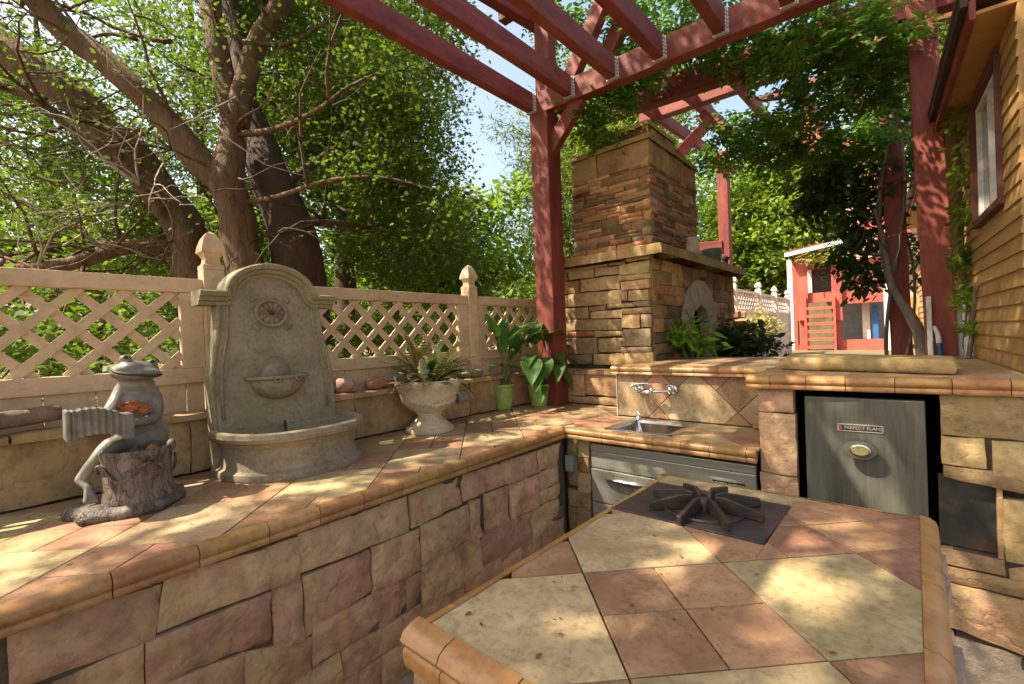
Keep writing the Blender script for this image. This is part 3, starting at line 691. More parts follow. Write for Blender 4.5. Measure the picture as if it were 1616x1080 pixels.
# =================================================================== ISLAND
isl = thing('island_counter', 'freestanding stone island with ochre-edged tile top and sunken burner', 'island', (-.4, 1.2, 0))
IX0, IX1, IY0, IY1 = -.795, .0, .605, 1.868
MB().span((IX0, IY0, 0), (IX1, IY1, .886)).build('core', 'grout', isl)
PL = [(-.800, 1.404), (-.329, 1.406), (-.323, 1.757), (-.785, 1.752)]
def holep(p):
    out = []; x0, x1, y0, y1 = -.82, -.326, 1.402, 1.757
    c = clip(p, [(x0, y0), (x1, y0), (x1, y1), (x0, y1)])
    if not c or area(c) < 2e-4: return [p]
    for bnd in ([(x1, -9), (9, -9), (9, 9), (x1, 9)], [(-9, -9), (x1, -9), (x1, y0), (-9, y0)], [(-9, y1), (x1, y1), (x1, 9), (-9, 9)]):
        c = clip(p, bnd)
        if c: out.append(c)
    return out
def ik(i, j):
    # rows j along -x+y, i along x+y ; hand-read from the photograph
    return {(0, 0): 't', (1, 0): 'c', (0, 1): 'c', (1, 1): 't', (2, 1): 't', (-1, 0): 'c', (0, -1): 'c', (1, -1): 't', (2, 0): 't', (-1, 1): 't', (2, 2): 'c', (1, 2): 'c', (3, 1): 'c', (-1, -1): 't'}.get((i, j), 'c' if (i+j) % 2 else 't')
tiles([(IX0, IY0), (IX1, IY0), (IX1, IY1), (IX0, IY1)], ftop, isl, (ox, oy), ik, 8, hole=holep)
trim([(IX0-.036, IY0-.012, ZC), (IX1+.036, IY0-.012, ZC)], (0, -1, 0), isl, .19, .085, out=.04, inner=.012)
trim([(IX0-.008, IY1, ZC), (IX0-.008, IY0-.008, ZC)], (-1, 0, 0), isl, .24, .07, out=.030, inner=.006)
trim([(IX1+.012, IY0, ZC), (IX1+.012, IY1+.03, ZC)], (1, 0, 0), isl, .27, .08, out=.03, inner=.009)
trim([(IX1+.008, IY1+.008, ZC), (IX0-.03, IY1+.008, ZC)], (0, 1, 0), isl, .24, .07, out=.030, inner=.006)
def fi_r(a, b, nn): return (IX1-.02+nn, a, b)
def fi_l(a, b, nn): return (IX0+.02-nn, a, b)
def fi_n(a, b, nn): return (a, IY0+.02-nn, b)
def fi_f(a, b, nn): return (a, IY1-.02+nn, b)
for q in ashlar(IY0-.02, IY1+.02, .02, .80, .16, .26, .22, .42): stone(q, fi_r, 'rough_stone', isl, .075, .01, .022, res=.05)
for q in ashlar(IY0, IY1, .02, .82, .16, .26, .22, .42): stone(q, fi_l, 'ledge_stone', isl, .045, .01, .012, res=.07)
for q in ashlar(IX0-.03, IX1+.03, .02, .81, .16, .24, .2, .36): stone(q, fi_n, 'ledge_stone', isl, .06, .01, .015, res=.06)
for q in ashlar(IX0, IX1, .02, .82, .16, .26, .22, .42): stone(q, fi_f, 'wall_stone', isl, .045, .01, .012, res=.07)
# burner
bu = thing('gas_burner', 'black iron plate with radiating burner fins sunk in the island top', 'burner', (-.56, 1.58, .9))
MB().prism([PL[0], PL[1], PL[2], PL[3]], ftop, -.01, .004, .001).build('plate', 'plate_iron', bu)
bc = onz(1132, 812, .905); bc = Vector((-.545, 1.575, .905))
MB().lathe(bc, [(.001, .03), (.022, .03), (.028, .022), (.028, .002), (.05, .0)], 14).build('hub', 'dark_iron', bu, True)
MB().lathe(bc, [(.135, .0), (.135, .008), (.125, .008), (.125, .0)], 28).build('ring', 'dark_iron', bu, True)
for k_ in range(8):
    a = math.radians(40+45*k_); d = Vector((math.cos(a), math.sin(a), 0)); s_ = Vector((-d.y, d.x, 0))*.008
    pr = [(.03, .0), (.185, .0), (.185, .026), (.07, .05), (.04, .046)]
    vs = [bc+d*r_+Vector((0, 0, z_))+s_*sg*(1 if z_ < .03 else .8) for sg in (1, -1) for r_, z_ in pr]
    bevel(MB().add(vs, [(0, 1, 2, 3, 4), (9, 8, 7, 6, 5)]+[(i, 5+i, 5+(i+1) % 5, (i+1) % 5) for i in range(5)]).build('fin', 'dark_iron', bu), .002, 1)

# =================================================================== LOW LEDGE WALL behind the counter and beside the fireplace
lw = thing('ledge_wall', 'low golden stone wall with flat cap ledge between the counter and the lattice fence', 'wall', (-2.72, 1.2, .9))
MB().span((-2.78, -1.4, .5), (-2.70, 3.6, 1.165)).build('core', 'mortar', lw)
def flw(a, b, nn): return (-2.705+nn, a, b)
cuts = [-1.4, -.95, -.35, .50, .64, 1.36, 1.52, 2.02, 2.52, 3.02, 3.42]
for a0, a1 in zip(cuts[:-1], cuts[1:]): stone(rect(a0, a1, .905, 1.165), flw, 'gold_stone', lw, .04, .006, .012, res=.05)
cuts = [-1.4, -.7, .05, .72, 1.5, 2.2, 2.75, 3.42]
def fcap(a, b, nn): return (b, a, 1.165+nn)
for a0, a1 in zip(cuts[:-1], cuts[1:]): stone(rect(a0, a1, -2.80, -2.635), fcap, 'ledge_stone', lw, .035, .006, .004, name='capstone', back=0)

# =================================================================== LATTICE FENCE
XF = -2.82
fe = thing('lattice_fence', 'cream painted lattice fence with pointed post caps behind the counter', 'fence', (XF, 1.7, .8))
def fence_post(y, z0, z1, x=XF, wdt=.1, mat='fence_paint', par=fe, cap=True):
    p_ = bevel(MB().span((x-wdt/2, y-wdt/2, z0), (x+wdt/2, y+wdt/2, z1)).build('post', mat, par), .006)
    if cap:
        s_ = wdt/.1*.72; prof = [(.068, 0), (.068, .022), (.05, .034), (.046, .06), (.062, .085), (.075, .092), (.075, .10), (.070, .125), (.052, .165), (.028, .195), (.0005, .21)]
        co = MB().lathe((x, y, z1), [(r_*1.414*s_, z_) for r_, z_ in prof], 4, a0=math.pi/4, a1=2*math.pi+math.pi/4).build('post_cap', mat, p_)
for y in (-1.10, .805, 2.70, 4.60): fence_post(y, .6, 1.925)
def lattice(y0, y1, z0, z1, x, step, wd, par, mat):
    c0 = y0-(z1); 
    for sgn, xx in ((1, x+.006), (-1, x-.006)):
        # line: z = z0 + sgn*(y - c)
        c = (y0-(z1-z0)) if sgn == 1 else y0
        end = y1 if sgn == 1 else y1+(z1-z0)
        c += step*random.uniform(.1, .4)
        while c < end:
            pts = []
            for zz in (z0, z1):
                yy = c+(zz-z0)*sgn
                pts.append([yy, zz])
            (ya, za), (yb, zb) = pts
            # clip to y0..y1
            def at_y(yv): return z0+sgn*(yv-c)
            seg = [(ya, za), (yb, zb)]; seg.sort()
            (ya, za), (yb, zb) = seg
            if ya < y0: ya, za = y0, at_y(y0)
            if yb > y1: yb, zb = y1, at_y(y1)
            if yb-ya > .02: MB().bar((xx, ya, za), (xx, yb, zb), wd, .011, up=(1, 0, 0)).build('slat', mat, par)
            c += step
for (p0, p1) in ((-1.10, .805), (.805, 2.70), (2.70, 4.60)):
    a0, a1 = p0+.05, p1-.05
    bevel(MB().span((XF-.025, a0, 1.80), (XF+.03, a1, 1.873)).build('top_rail', 'fence_paint', fe))
    bevel(MB().span((XF-.025, a0, 1.335), (XF+.03, a1, 1.412)).build('bottom_rail', 'fence_paint', fe))
    for s0, s1 in ((a0, a0+.1), (a1-.1, a1)): bevel(MB().span((XF-.02, s0, 1.412), (XF+.024, s1, 1.80)).build('stile', 'fence_paint', fe))
    lattice(a0+.098, a1-.098, 1.405, 1.806, XF, .172, .040, fe, 'fence_paint')
    y = a0+.002
    while y < a1-.02:
        y2 = min(a1, y+.172); bevel(MB().span((XF-.012, y, .75), (XF+.006+random.uniform(0, .003), y2-.006, 1.336)).build('board', 'fence_paint', fe), .003); y = y2

# =================================================================== WALL FOUNTAIN
fo_ = thing('wall_fountain', 'grey-green cast stone wall fountain with arched back, rosette and half-round basin', 'fountain', (-2.45, 1.01, .9))
FYc = 1.005
def fx(z): return -2.500-.085*(z-.95)      # panel face leans back a little
def outline(half, zt, arc, n=20):
    """half profile -> closed (y,z) outline"""
    L = [(FYc-h, z) for h, z in half]; R = [(FYc+h, z) for h, z in reversed(half)]
    r_, zc_ = arc; top = [(FYc-r_*math.cos(math.pi*k/n), zc_+ (zt-zc_)*math.sin(math.pi*k/n)) for k in range(n+1)]
    return L+top+R
half = [(.300, .905), (.305, 1.16), (.306, 1.30), (.302, 1.38), (.288, 1.47), (.268, 1.56), (.258, 1.66), (.256, 1.72)]
ol = outline(half, 1.885, (.205, 1.735))
def ext(ol_, name, mat, d0, d1, par):
    k = len(ol_); vs = [(fx(z)+d0, y, z) for y, z in ol_]+[(fx(z)+d1, y, z) for y, z in ol_]
    return bevel(MB().add(vs, [tuple(range(k)), tuple(range(2*k-1, k-1, -1))]+[(i, (i+1) % k, k+(i+1) % k, k+i) for i in range(k)]).build(name, mat, par), .006, 2)
pan = ext(ol, 'back_panel', 'concrete', -.10, 0, fo_)
# raised border following the outline
def ribbon(path, wdt, d, name, par, closed=False):
    mb = MB(); n_ = len(path)
    pts = [Vector((fx(z)+d, y, z)) for y, z in path]; mb.tube(pts, wdt, 8); o_ = mb.build(name, 'concrete', par, True); return o_
for sg in (-1, 1):
    ribbon([(FYc+sg*(h-.045), z) for h, z in half[1:]], .008, .002, 'border_bead', fo_)
    ribbon([(FYc+sg*(h-.008), z) for h, z in half], .012, -.004, 'side_bead', fo_)
# stepped cornice: shoulders and arch swept with a moulded profile
path = [(-.335, 1.765), (-.215, 1.765)] + [(-.205*math.cos(math.pi*k/18)*1.0, 1.775+.145*math.sin(math.pi*k/18)) for k in range(19)] + [(.215, 1.765), (.335, 1.765)]
prof = [(-.10, -.045), (.012, -.045), (.016, -.03), (.030, -.024), (.034, -.008), (.050, -.002), (.056, .018), (.050, .024), (-.10, .024)]
rings = []
for i, (py_, pz_) in enumerate(path):
    a_ = path[max(0, i-1)]; b_ = path[min(len(path)-1, i+1)]
    t_ = Vector((b_[0]-a_[0], b_[1]-a_[1])).normalized(); n_ = Vector((-t_.y, t_.x))
    rings.append([(fx(pz_)+dd, FYc+py_+n_.x*hh, pz_+n_.y*hh) for dd, hh in prof])
k = len(prof); vs = [p_ for r_ in rings for p_ in r_]; fs = [(r_*k+i, r_*k+(i+1) % k, (r_+1)*k+(i+1) % k, (r_+1)*k+i) for r_ in range(len(rings)-1) for i in range(k)]+[tuple(range(k)), tuple((len(rings)-1)*k+i for i in range(k))]
o = MB().add(vs, fs).build('cornice', 'concrete', fo_); autosmooth(o, 38)
# rosette
rc = (FYc-.005, 1.685); ro_ = MB()
def fd(y, z, d): return (fx(z)+d, y, z)
ring = [(rc[0]+.076*math.cos(t*2*math.pi/28), rc[1]+.068*math.sin(t*2*math.pi/28)) for t in range(29)]
rs = MB().tube([fd(y, z, .006) for y, z in ring], .011, 8, False).build('rosette_ring', 'concrete', fo_, True)
for k_ in range(12):
    a = 2*math.pi*k_/12; pm = []
    for r_, wd_, hh in ((.012, .006, .012), (.03, .012, .02), (.05, .016, .018), (.062, .008, .008)):
        c_ = (rc[0]+r_*math.cos(a)*1.05, rc[1]+r_*math.sin(a)*.95); s_ = (-math.sin(a), math.cos(a))
        pm.append([fd(c_[0]-s_[0]*wd_, c_[1]-s_[1]*wd_, .002), fd(c_[0], c_[1], hh), fd(c_[0]+s_[0]*wd_, c_[1]+s_[1]*wd_, .002)])
    MB().add([p_ for r_ in pm for p_ in r_], [(i*3+j, i*3+j+1, i*3+j+4, i*3+j+3) for i in range(3) for j in range(2)]).build('petal', 'concrete', rs, False, False)
MB().ball(fd(rc[0], rc[1], .008), (.012, .012, .012)).build('rosette_boss', 'dark_iron', rs, True)
for sy_, sz_ in ((-1, 1), (1, 1), (-1, -1), (1, -1)):
    mb = MB()
    for k_ in range(3):
        a = math.atan2(sz_, sy_)+(k_-1)*.55; mb.ball(fd(rc[0]+sy_*.066+math.cos(a)*.022, rc[1]+sz_*.062+math.sin(a)*.02, .002), (.008, .014, .014), 8, 6)
    mb.build('leaf_scroll', 'concrete', rs, True)
# scallop bowl and dome
bz = 1.345; dm = MB()
for i in range(7):
    t = i/6*math.pi/2
    for k_ in range(17):
        a = math.pi*k_/16; dm.v.append(fd(FYc-.005-.077*math.cos(a)*math.cos(t), bz+.115*math.sin(a)*math.cos(t)+.0, .055*math.sin(t)-.002))
dm.f += [(i*17+k_, i*17+k_+1, (i+1)*17+k_+1, (i+1)*17+k_) for i in range(6) for k_ in range(16)]
dm.build('bowl_dome', 'concrete', fo_, True, False)
bw = MB()
nU, nV = 18, 10
for i in range(nV+1):
    t = math.pi/2*i/nV                                # 0 rim .. pi/2 bottom
    for k_ in range(nU+1):
        a = math.pi*k_/nU; rr = math.cos(t)
        bw.v.append(fd(FYc-.135*math.cos(a)*max(rr, .02), bz-.115*math.sin(t), .115*math.sin(a)*rr+.0))
bw.f += [(i*(nU+1)+k_, i*(nU+1)+k_+1, (i+1)*(nU+1)+k_+1, (i+1)*(nU+1)+k_) for i in range(nV) for k_ in range(nU)]
# inner lip and water-dark inside
b2 = len(bw.v)
for (sc, dz) in ((1.0, 0), (.86, .0), (.80, -.03)):
    for k_ in range(nU+1): a = math.pi*k_/nU; bw.v.append(fd(FYc-.135*sc*math.cos(a), bz+dz, .115*sc*math.sin(a)))
for i in range(2): bw.f += [(b2+i*(nU+1)+k_, b2+i*(nU+1)+k_+1, b2+(i+1)*(nU+1)+k_+1, b2+(i+1)*(nU+1)+k_) for k_ in range(nU)]
bw.f.append(tuple(b2+2*(nU+1)+k_ for k_ in range(nU+1)))
bo2 = bw.build('bowl', 'concrete', fo_, True)
lip = MB().tube([fd(FYc-.150*math.cos(math.pi*k_/nU), bz+.004, .125*math.sin(math.pi*k_/nU)) for k_ in range(nU+1)], .0095, 8).build('bowl_lip', 'concrete', bo2, True)
for yy in (-.045, .06): MB().tube([fd(FYc+yy-.02, bz+.004, .12), fd(FYc+yy-.008, bz-.014, .128), fd(FYc+yy+.006, bz-.016, .128), fd(FYc+yy+.02, bz+.004, .118)], .006, 6).build('lip_notch', 'concrete', bo2, True)
# half-round basin with mouldings
BX, BYc = -2.50, 1.025
bprof = [(.955, 0), (.965, .012), (.955, .034), (.90, .044), (.885, .06), (.862, .10), (.872, .14), (.905, .156), (.915, .165), (.93, .17), (.985, .178), (1.005, .195), (.995, .215), (.96, .222), (.90, .218), (.87, .20), (.85, .12), (.82, .05), (.02, .045)]
ba = MB(); nA = 40
angs = [math.pi*(-.5)+math.pi*k_/nA for k_ in range(nA+1)]
for (r_, z_) in bprof:
    for a in angs:
        ca, sa = math.cos(a), math.sin(a)
        ex = abs(ca)**.85*.405*r_; ey = math.copysign(abs(sa)**.78, sa)*.355*r_
        ba.v.append((BX+ex, BYc+ey, .9+z_))
W = nA+1
ba.f += [(i*W+k_, i*W+k_+1, (i+1)*W+k_+1, (i+1)*W+k_) for i in range(len(bprof)-1) for k_ in range(nA)]
o = ba.build('basin', 'concrete', fo_); autosmooth(o, 30)
MB().span((BX-.03, BYc-.34, .9), (BX+.005, BYc+.34, 1.10)).build('basin_back', 'concrete', fo_)
MB().tube([(-2.46, .99, .95), (-2.44, 1.0, 1.02), (-2.47, 1.01, 1.12)], .007, 8).build('water_pipe', 'dark_iron', fo_, True)

# =================================================================== FROG FIGURE
fg = thing('frog_figure', 'grey cast frog figure playing an accordion beside a stump-shaped pot', 'garden figure', (-2.36, .38, .9))
def ox_(u, v, x): return onx(u, v, x)
fr_ = MB()
hip = ox_(222, 690, -2.46); chest = ox_(217, 632, -2.46); head = ox_(213, 586, -2.43); neck = ox_(215, 608, -2.45)
fr_.ball(hip, (.085, .10, .08), 16, 10); fr_.ball(hip.lerp(chest, .5), (.075, .082, .09), 16, 10); fr_.ball(chest, (.066, .088, .062), 16, 10); fr_.ball(neck, (.055, .066, .04), 14, 8)
hx = head
fr_.ball(hx, (.068, .083, .044), 18, 12); fr_.ball(hx+Vector((.045, .006, -.012)), (.052, .074, .028), 16, 10); fr_.ball(hx+Vector((.035, -.02, .016)), (.05, .046, .026), 14, 10)
fr_.ball(hx+Vector((.022, -.032, .052)), (.022, .022, .019), 12, 8); fr_.ball(hx+Vector((.012, .055, .030)), (.02, .02, .018), 12, 8)
def chain(pts, rr):
    p_, r_ = smooth_path(pts, rr, 4); fr_.tube(p_, r_, 10)
    for a_, b_ in zip(pts, rr): fr_.ball(a_, b_*1.02, 10, 7)
chain([ox_(236, 618, -2.45), ox_(247, 645, -2.42), ox_(238, 662, -2.37), ox_(205, 668, -2.32)], [.034, .028, .022, .016])
chain([ox_(194, 618, -2.45), ox_(180, 640, -2.42), ox_(168, 655, -2.36)], [.034, .027, .02])
for du, dv in ((-12, -6), (-17, 0), (-15, 6), (-9, 10)): chain([ox_(207, 668, -2.32), ox_(207+du, 668+dv, -2.305)], [.009, .006])
chain([ox_(215, 695, -2.44), ox_(175, 705, -2.36), ox_(148, 730, -2.33), ox_(127, 757, -2.34)], [.042, .034, .022, .018])
chain([ox_(127, 757, -2.34), ox_(140, 770, -2.31)], [.018, .014])
for du, dv in ((-4, 26), (6, 26), (16, 24)): chain([ox_(138, 768, -2.31), ox_(138+du*.6, 768+dv*.6, -2.295), ox_(138+du, 768+dv, -2.28)], [.010, .009, .007])
chain([ox_(235, 695, -2.44), ox_(250, 715, -2.38), ox_(248, 740, -2.36)], [.042, .032, .022])
# stool under the frog
fr_.lathe((hip.x+.0, hip.y, .905), [(.001, 0), (.085, 0), (.07, .12), (.075, .2), (.001, .2)], 14)
body = fr_.build('body', 'frog_resin', fg); remesh(body, .0055, 3)
mth = [hx+Vector((.03, -.083, .016)), hx+Vector((.076, -.06, -.002)), hx+Vector((.100, 0, -.014)), hx+Vector((.083, .06, -.022)), hx+Vector((.03, .084, -.016))]
p_, r_ = smooth_path(mth, [.0045, .006, .0055, .005, .003]); MB().tube(p_, r_, 6).build('mouth', 'dark_iron', fg, True)
for e in (hx+Vector((.026, -.032, .056)), hx+Vector((.016, .055, .034))): MB().ball(e+Vector((.012, -.002, .003)), .0085, 8, 6).build('eye', 'dark_iron', fg, True)
# accordion: pleated bellows fanned between two ends
acc = MB(); A0, A1 = ox_(108, 672, -2.27), ox_(199, 672, -2.30); npl = 16; rings = []
for i in range(npl+1):
    t = i/npl; c_ = A0.lerp(A1, t) + Vector((.02*math.sin(t*math.pi), 0, .022*math.sin(t*math.pi)))
    s_ = 1.0 if i % 2 else .90; s_ *= 1-.14*t; hz, hxx = .052*s_, .05*s_
    rings.append([c_+Vector((hxx, 0, -hz)), c_+Vector((hxx, 0, hz)), c_+Vector((-hxx, 0, hz)), c_+Vector((-hxx, 0, -hz))])
vs = [p_ for r_ in rings for p_ in r_]; acc.add(vs, [(r_*4+i, r_*4+(i+1) % 4, (r_+1)*4+(i+1) % 4, (r_+1)*4+i) for r_ in range(npl) for i in range(4)]+[(0, 1, 2, 3), (npl*4+3, npl*4+2, npl*4+1, npl*4)])
ac = acc.build('accordion', 'frog_resin', fg)
for e, t in ((A0, -1), (A1, 1)): bevel(MB().box(e+Vector((0, .004*t, 0)), (.108, .014, .112) if t < 0 else (.095, .03, .098)).build('end_board', 'frog_resin', ac), .006)
# stump pot and rocky base
pc = Vector((-2.285, .375, 0))
pot = MB().lathe((pc.x, pc.y, .93), [(.001, .0), (.115, .0), (.118, .02), (.108, .06), (.106, .12), (.109, .17), (.114, .195), (.112, .207), (.103, .206), (.098, .19), (.095, .09), (.001, .085)], 40, wob=.035)
po = pot.build('stump_pot', 'frog_bark', fg, True)
for a, h_ in ((-2.2, .018), (1.2, .024)): MB().ball((pc.x+.108*math.cos(a), pc.y+.108*math.sin(a), .93+.20), (.016, .016, h_), 8, 6).build('rim_knot', 'frog_bark', po, True)
rv = [(pc.x+(.117+.004*math.sin(k_))*math.cos(a), pc.y+(.117+.004*math.sin(k_))*math.sin(a), 1.06+.03*math.sin(a*4+1)) for k_, a in enumerate(np.linspace(-1.9, 1.6, 22))]
MB().tube(rv, .0055, 6).build('carved_ridge', 'frog_bark', po, True)
bs = MB().lathe((-2.315, .355, .9), [(.001, 0), (.175, 0), (.182, .018), (.17, .042), (.12, .05), (.001, .05)], 40, sx=.9, sy=1.0, wob=.22).build('base', 'frog_bark', fg, True)
dl = thing('dry_leaf', 'curled orange dry leaf lying in the arms of the frog figure', 'leaf', tuple(ox_(212, 642, -2.36)))
def crumple(c, ry, rz, seed):
    mb = MB(); k = 9
    for i_ in range(k):
        for j_ in range(k):
            a_, b_ = (i_/(k-1)-.5)*2, (j_/(k-1)-.5)*2; e_ = max(.1, 1-.45*b_*b_)
            mb.v.append((c[0]+.03*noise.noise((a_*2, b_*2, seed))+.016*(1-a_*a_), c[1]+a_*ry*e_, c[2]+b_*rz*(1-.5*a_*a_)+.014*noise.noise((a_*2.5, b_*2.5, seed+4))))
    mb.f = [(i_*k+j_, i_*k+j_+1, (i_+1)*k+j_+1, (i_+1)*k+j_) for i_ in range(k-1) for j_ in range(k-1)]; return mb
crumple(ox_(205, 641, -2.375), .042, .024, 1.3).build('blade', 'dry_leaf', dl, True, False); crumple(ox_(226, 645, -2.37), .034, .02, 5.1).build('blade', 'dry_leaf', dl, True, False)
lf = ox_(238, 708, -2.30)
MB().add([lf+Vector(q_) for q_ in ((0, -.018, .0), (.006, 0, .02), (0, .02, .008), (.004, .004, -.02))], [(0, 1, 3), (1, 2, 3)]).build('yellow_leaf', 'dry_leaf'); tag(bpy.data.objects['yellow_leaf'], 'small dry yellow leaf caught inside the stump pot', 'leaf')

# =================================================================== URN with fern
ur = thing('urn_planter', 'cream cast stone pedestal urn on the tiled counter', 'urn', (-2.47, 1.95, .9))
uc = (-2.475, 1.955, .902)
prof = [(.001, 0), (.158, 0), (.163, .012), (.158, .028), (.135, .036), (.128, .05), (.098, .075), (.078, .10), (.076, .112), (.086, .117), (.086, .126), (.10, .134), (.145, .165), (.178, .205), (.192, .25), (.196, .272), (.203, .278), (.205, .29)]
o = MB().lathe(uc, prof, 48).build('bowl', 'urn_cast', ur); autosmooth(o, 40)
o = MB().lathe(uc, [(.205, .29), (.216, .30), (.222, .318), (.218, .338), (.205, .345), (.192, .338), (.188, .30), (.001, .295)], 48).build('rim', 'urn_cast', ur, True)
for k_ in range(26):     # carved garland
    a = -1.15+1.75*k_/25-.1; zz = .225-.03*math.sin(math.pi*k_/25)
    rr = .187-.06*(.25-zz)
    MB().ball((uc[0]+rr*math.cos(a), uc[1]+rr*math.sin(a), uc[2]+zz+random.uniform(-.008, .008)), (.012, .013, .015), 7, 5).build('garland_knob', 'urn_cast', ur, True)
MB().lathe(uc, [(.187, .318), (.1, .33), (.001, .332)], 20).build('soil', 'soil', ur, True)
def frond(base, d, L, arch, n, wid, mat, par, name='frond'):
    """fern frond: curved rachis with paired leaflets"""
    base = Vector(base); d = Vector(d).normalized(); side = d.cross(Vector((0, 0, 1)))
    side = side.normalized() if side.length > .1 else Vector((1, 0, 0)); P_ = []; q_ = base.copy(); dd = d.copy()
    for i in range(n+1):
        P_.append(q_.copy()); q_ = q_+dd*L/n; dd = (dd+Vector((0, 0, -arch/n))).normalized()
    mb = MB(); mb.tube(P_[::2], [.0022*(1-.7*i/len(P_[::2])) for i in range(len(P_[::2]))], 4)
    for i in range(2, n+1):
        t = i/n; ll = wid*math.sin(math.pi*min(1, t*.9+.08))**.7
        tdir = (P_[i]-P_[i-1]).normalized(); upn = side.cross(tdir)
        for sg in (-1, 1):
            b_ = P_[i]; e_ = b_ + side*sg*ll*random.uniform(.85, 1.1) + tdir*ll*.35 - upn*ll*.15
            w_ = tdir*ll*.24
            k = len(mb.v); mb.v += [tuple(b_-w_), tuple((b_+e_)/2-w_*.9+upn*.002), tuple(e_), tuple((b_+e_)/2+w_*.9+upn*.002), tuple(b_+w_)]; mb.f.append((k, k+1, k+2, k+3, k+4))
    return mb.build(name, mat, par, False, False)
fern = thing('fern_plant', 'wild green and brown fern growing out of the cream urn', 'fern', (-2.475, 1.955, 1.23))
uz = uc[2]+.33
for k_ in range(52):
    a = random.uniform(0, 6.28); el = random.uniform(.25, 1.3)
    frond((uc[0]+.05*math.cos(a), uc[1]+.05*math.sin(a), uz), (math.cos(a)*math.cos(el), math.sin(a)*math.cos(el), math.sin(el)), random.uniform(.28, .46), random.uniform(.5, 1.6), 18, random.uniform(.028, .042), random.choice(['fern_leaf', 'fern_leaf', 'fern_leaf', 'dry_fern', 'dry_fern']), fern)
for (dx, dy, dz, L, ar, mt_) in ((.1, .95, .55, .42, 1.0, 'dry_fern'), (.2, .9, .75, .40, .6, 'dry_fern'), (.4, .9, .2, .34, 1.5, 'fern_leaf'), (.5, .8, .05, .30, 1.3, 'fern_leaf'), (-.1, .9, .9, .42, .5, 'dry_fern'), (.2, -.9, .25, .34, .5, 'dry_fern'), (.1, -.8, .6, .34, .6, 'fern_leaf'), (0, -.35, 1, .36, .3, 'fern_leaf'), (.0, .3, 1, .38, .3, 'fern_leaf'), (.3, .6, .9, .36, .6, 'fern_leaf'), (.1, .0, 1, .37, .2, 'dry_fern')):
    frond((uc[0], uc[1]+.08*dy, uz), (dx, dy, dz), L, ar, 22, .038, mt_, fern)
frond((uc[0]+.07, uc[1]-.10, uz+.02), (.25, -.05, 1), .17, .3, 16, .05, 'pale_leaf', fern)
def blade(base, mid, tip, wid, mat, par, name='leaf', n=7, up=(0, 0, 1), cup=.18):
    """broad leaf: quadratic path, folded along its midrib"""
    b_, m_, t_ = Vector(base), Vector(mid), Vector(tip); mb = MB(); rows = []
    for i in range(n+1):
        s_ = i/n; p_ = b_*(1-s_)**2+m_*2*s_*(1-s_)+t_*s_*s_; tg = ((m_-b_)*(1-s_)+(t_-m_)*s_).normalized()
        sd = tg.cross(Vector(up)); sd = sd.normalized() if sd.length > .05 else Vector((0, 1, 0)); nn_ = sd.cross(tg)
        ww = wid*(math.sin(math.pi*min(1, s_**.75))**.85)*.5 if 0 < s_ < 1 else .001
        rows.append([p_-sd*ww+nn_*ww*cup*2, p_-sd*ww*.5+nn_*ww*cup*.7, p_, p_+sd*ww*.5+nn_*ww*cup*.7, p_+sd*ww+nn_*ww*cup*2])
    mb.add([p_ for r_ in rows for p_ in r_], [(i*5+j, i*5+j+1, (i+1)*5+j+1, (i+1)*5+j) for i in range(n) for j in range(4)])
    return mb.build(name, mat, par, True, False)
for q_ in ((.13, -.02, .0), (.16, .03, .01), (.1, .06, .02)): blade((uc[0]+q_[0], uc[1]+q_[1], uz+q_[2]-.01), (uc[0]+q_[0]+.03, uc[1]+q_[1]+.02, uz+q_[2]+.02), (uc[0]+q_[0]+.05, uc[1]+q_[1]+.05, uz+q_[2]-.02), .05, 'pale_leaf', fern, 'pale_flower')

# =================================================================== TWO GREEN POTS with broad-leaved lilies
def lily(name, label, c, pr, ph, leaves, mat):
    t_ = thing(name, label, 'potted plant', (c[0], c[1], .901))
    MB().lathe((c[0], c[1], .901), [(.001, 0), (pr*.72, 0), (pr*.75, .008), (pr*.93, ph-.035), (pr*.93, ph-.03), (pr, ph-.028), (pr*1.02, ph-.004), (pr*.99, ph), (pr*.92, ph-.004), (pr*.88, ph-.03), (.001, ph-.03)], 32).build('pot', mat, t_, True)
    MB().lathe((c[0], c[1], .901), [(pr*.885, ph-.024), (.001, ph-.018)], 20).build('soil', 'soil', t_, True)
    for (b_, m_, tp, wd_) in leaves:
        st = Vector((c[0]+random.uniform(-.03, .03), c[1]+random.uniform(-.03, .03), .9+ph-.02)); b_ = Vector(b_)
        p_, r_ = smooth_path([st, (st+b_)/2+Vector((0, 0, .03)), b_], [.006, .0045, .0035], 4)
        MB().tube(p_, r_, 6).build('stem', 'lily_stem', t_, True)
        blade(b_, m_, tp, wd_*1.4, 'lily_leaf', t_)
    return t_
X1 = -2.60
def L(u, v, x=X1): return onx(u, v, x)
lily('potted_lily', 'tall broad-leaved lily in a lime green plastic pot by the fence', (-2.66, 2.90), .098, .215,
     [(L(787, 532), L(776, 520), L(766, 494), .085), (L(806, 552), L(812, 515, -2.5), L(852, 508, -2.45), .10), (L(822, 560), L(800, 540), L(815, 510, -2.55), .09), (L(830, 552, -2.5), L(850, 505, -2.4), L(862, 560, -2.35), .10), (L(792, 560), L(796, 545), L(782, 512, -2.7), .07), (L(800, 575), L(815, 590, -2.5), L(838, 575, -2.45), .07), (L(805, 570), L(820, 535, -2.7), L(830, 520, -2.75), .09), (L(812, 558), L(835, 528, -2.5), L(840, 545, -2.4), .09), (L(798, 548), L(790, 525, -2.65), L(800, 500, -2.7), .08), (L(826, 545, -2.5), L(845, 520, -2.4), L(872, 522, -2.35), .085), (L(795, 580), L(780, 570, -2.6), L(772, 590, -2.55), .06)], 'green_pot')
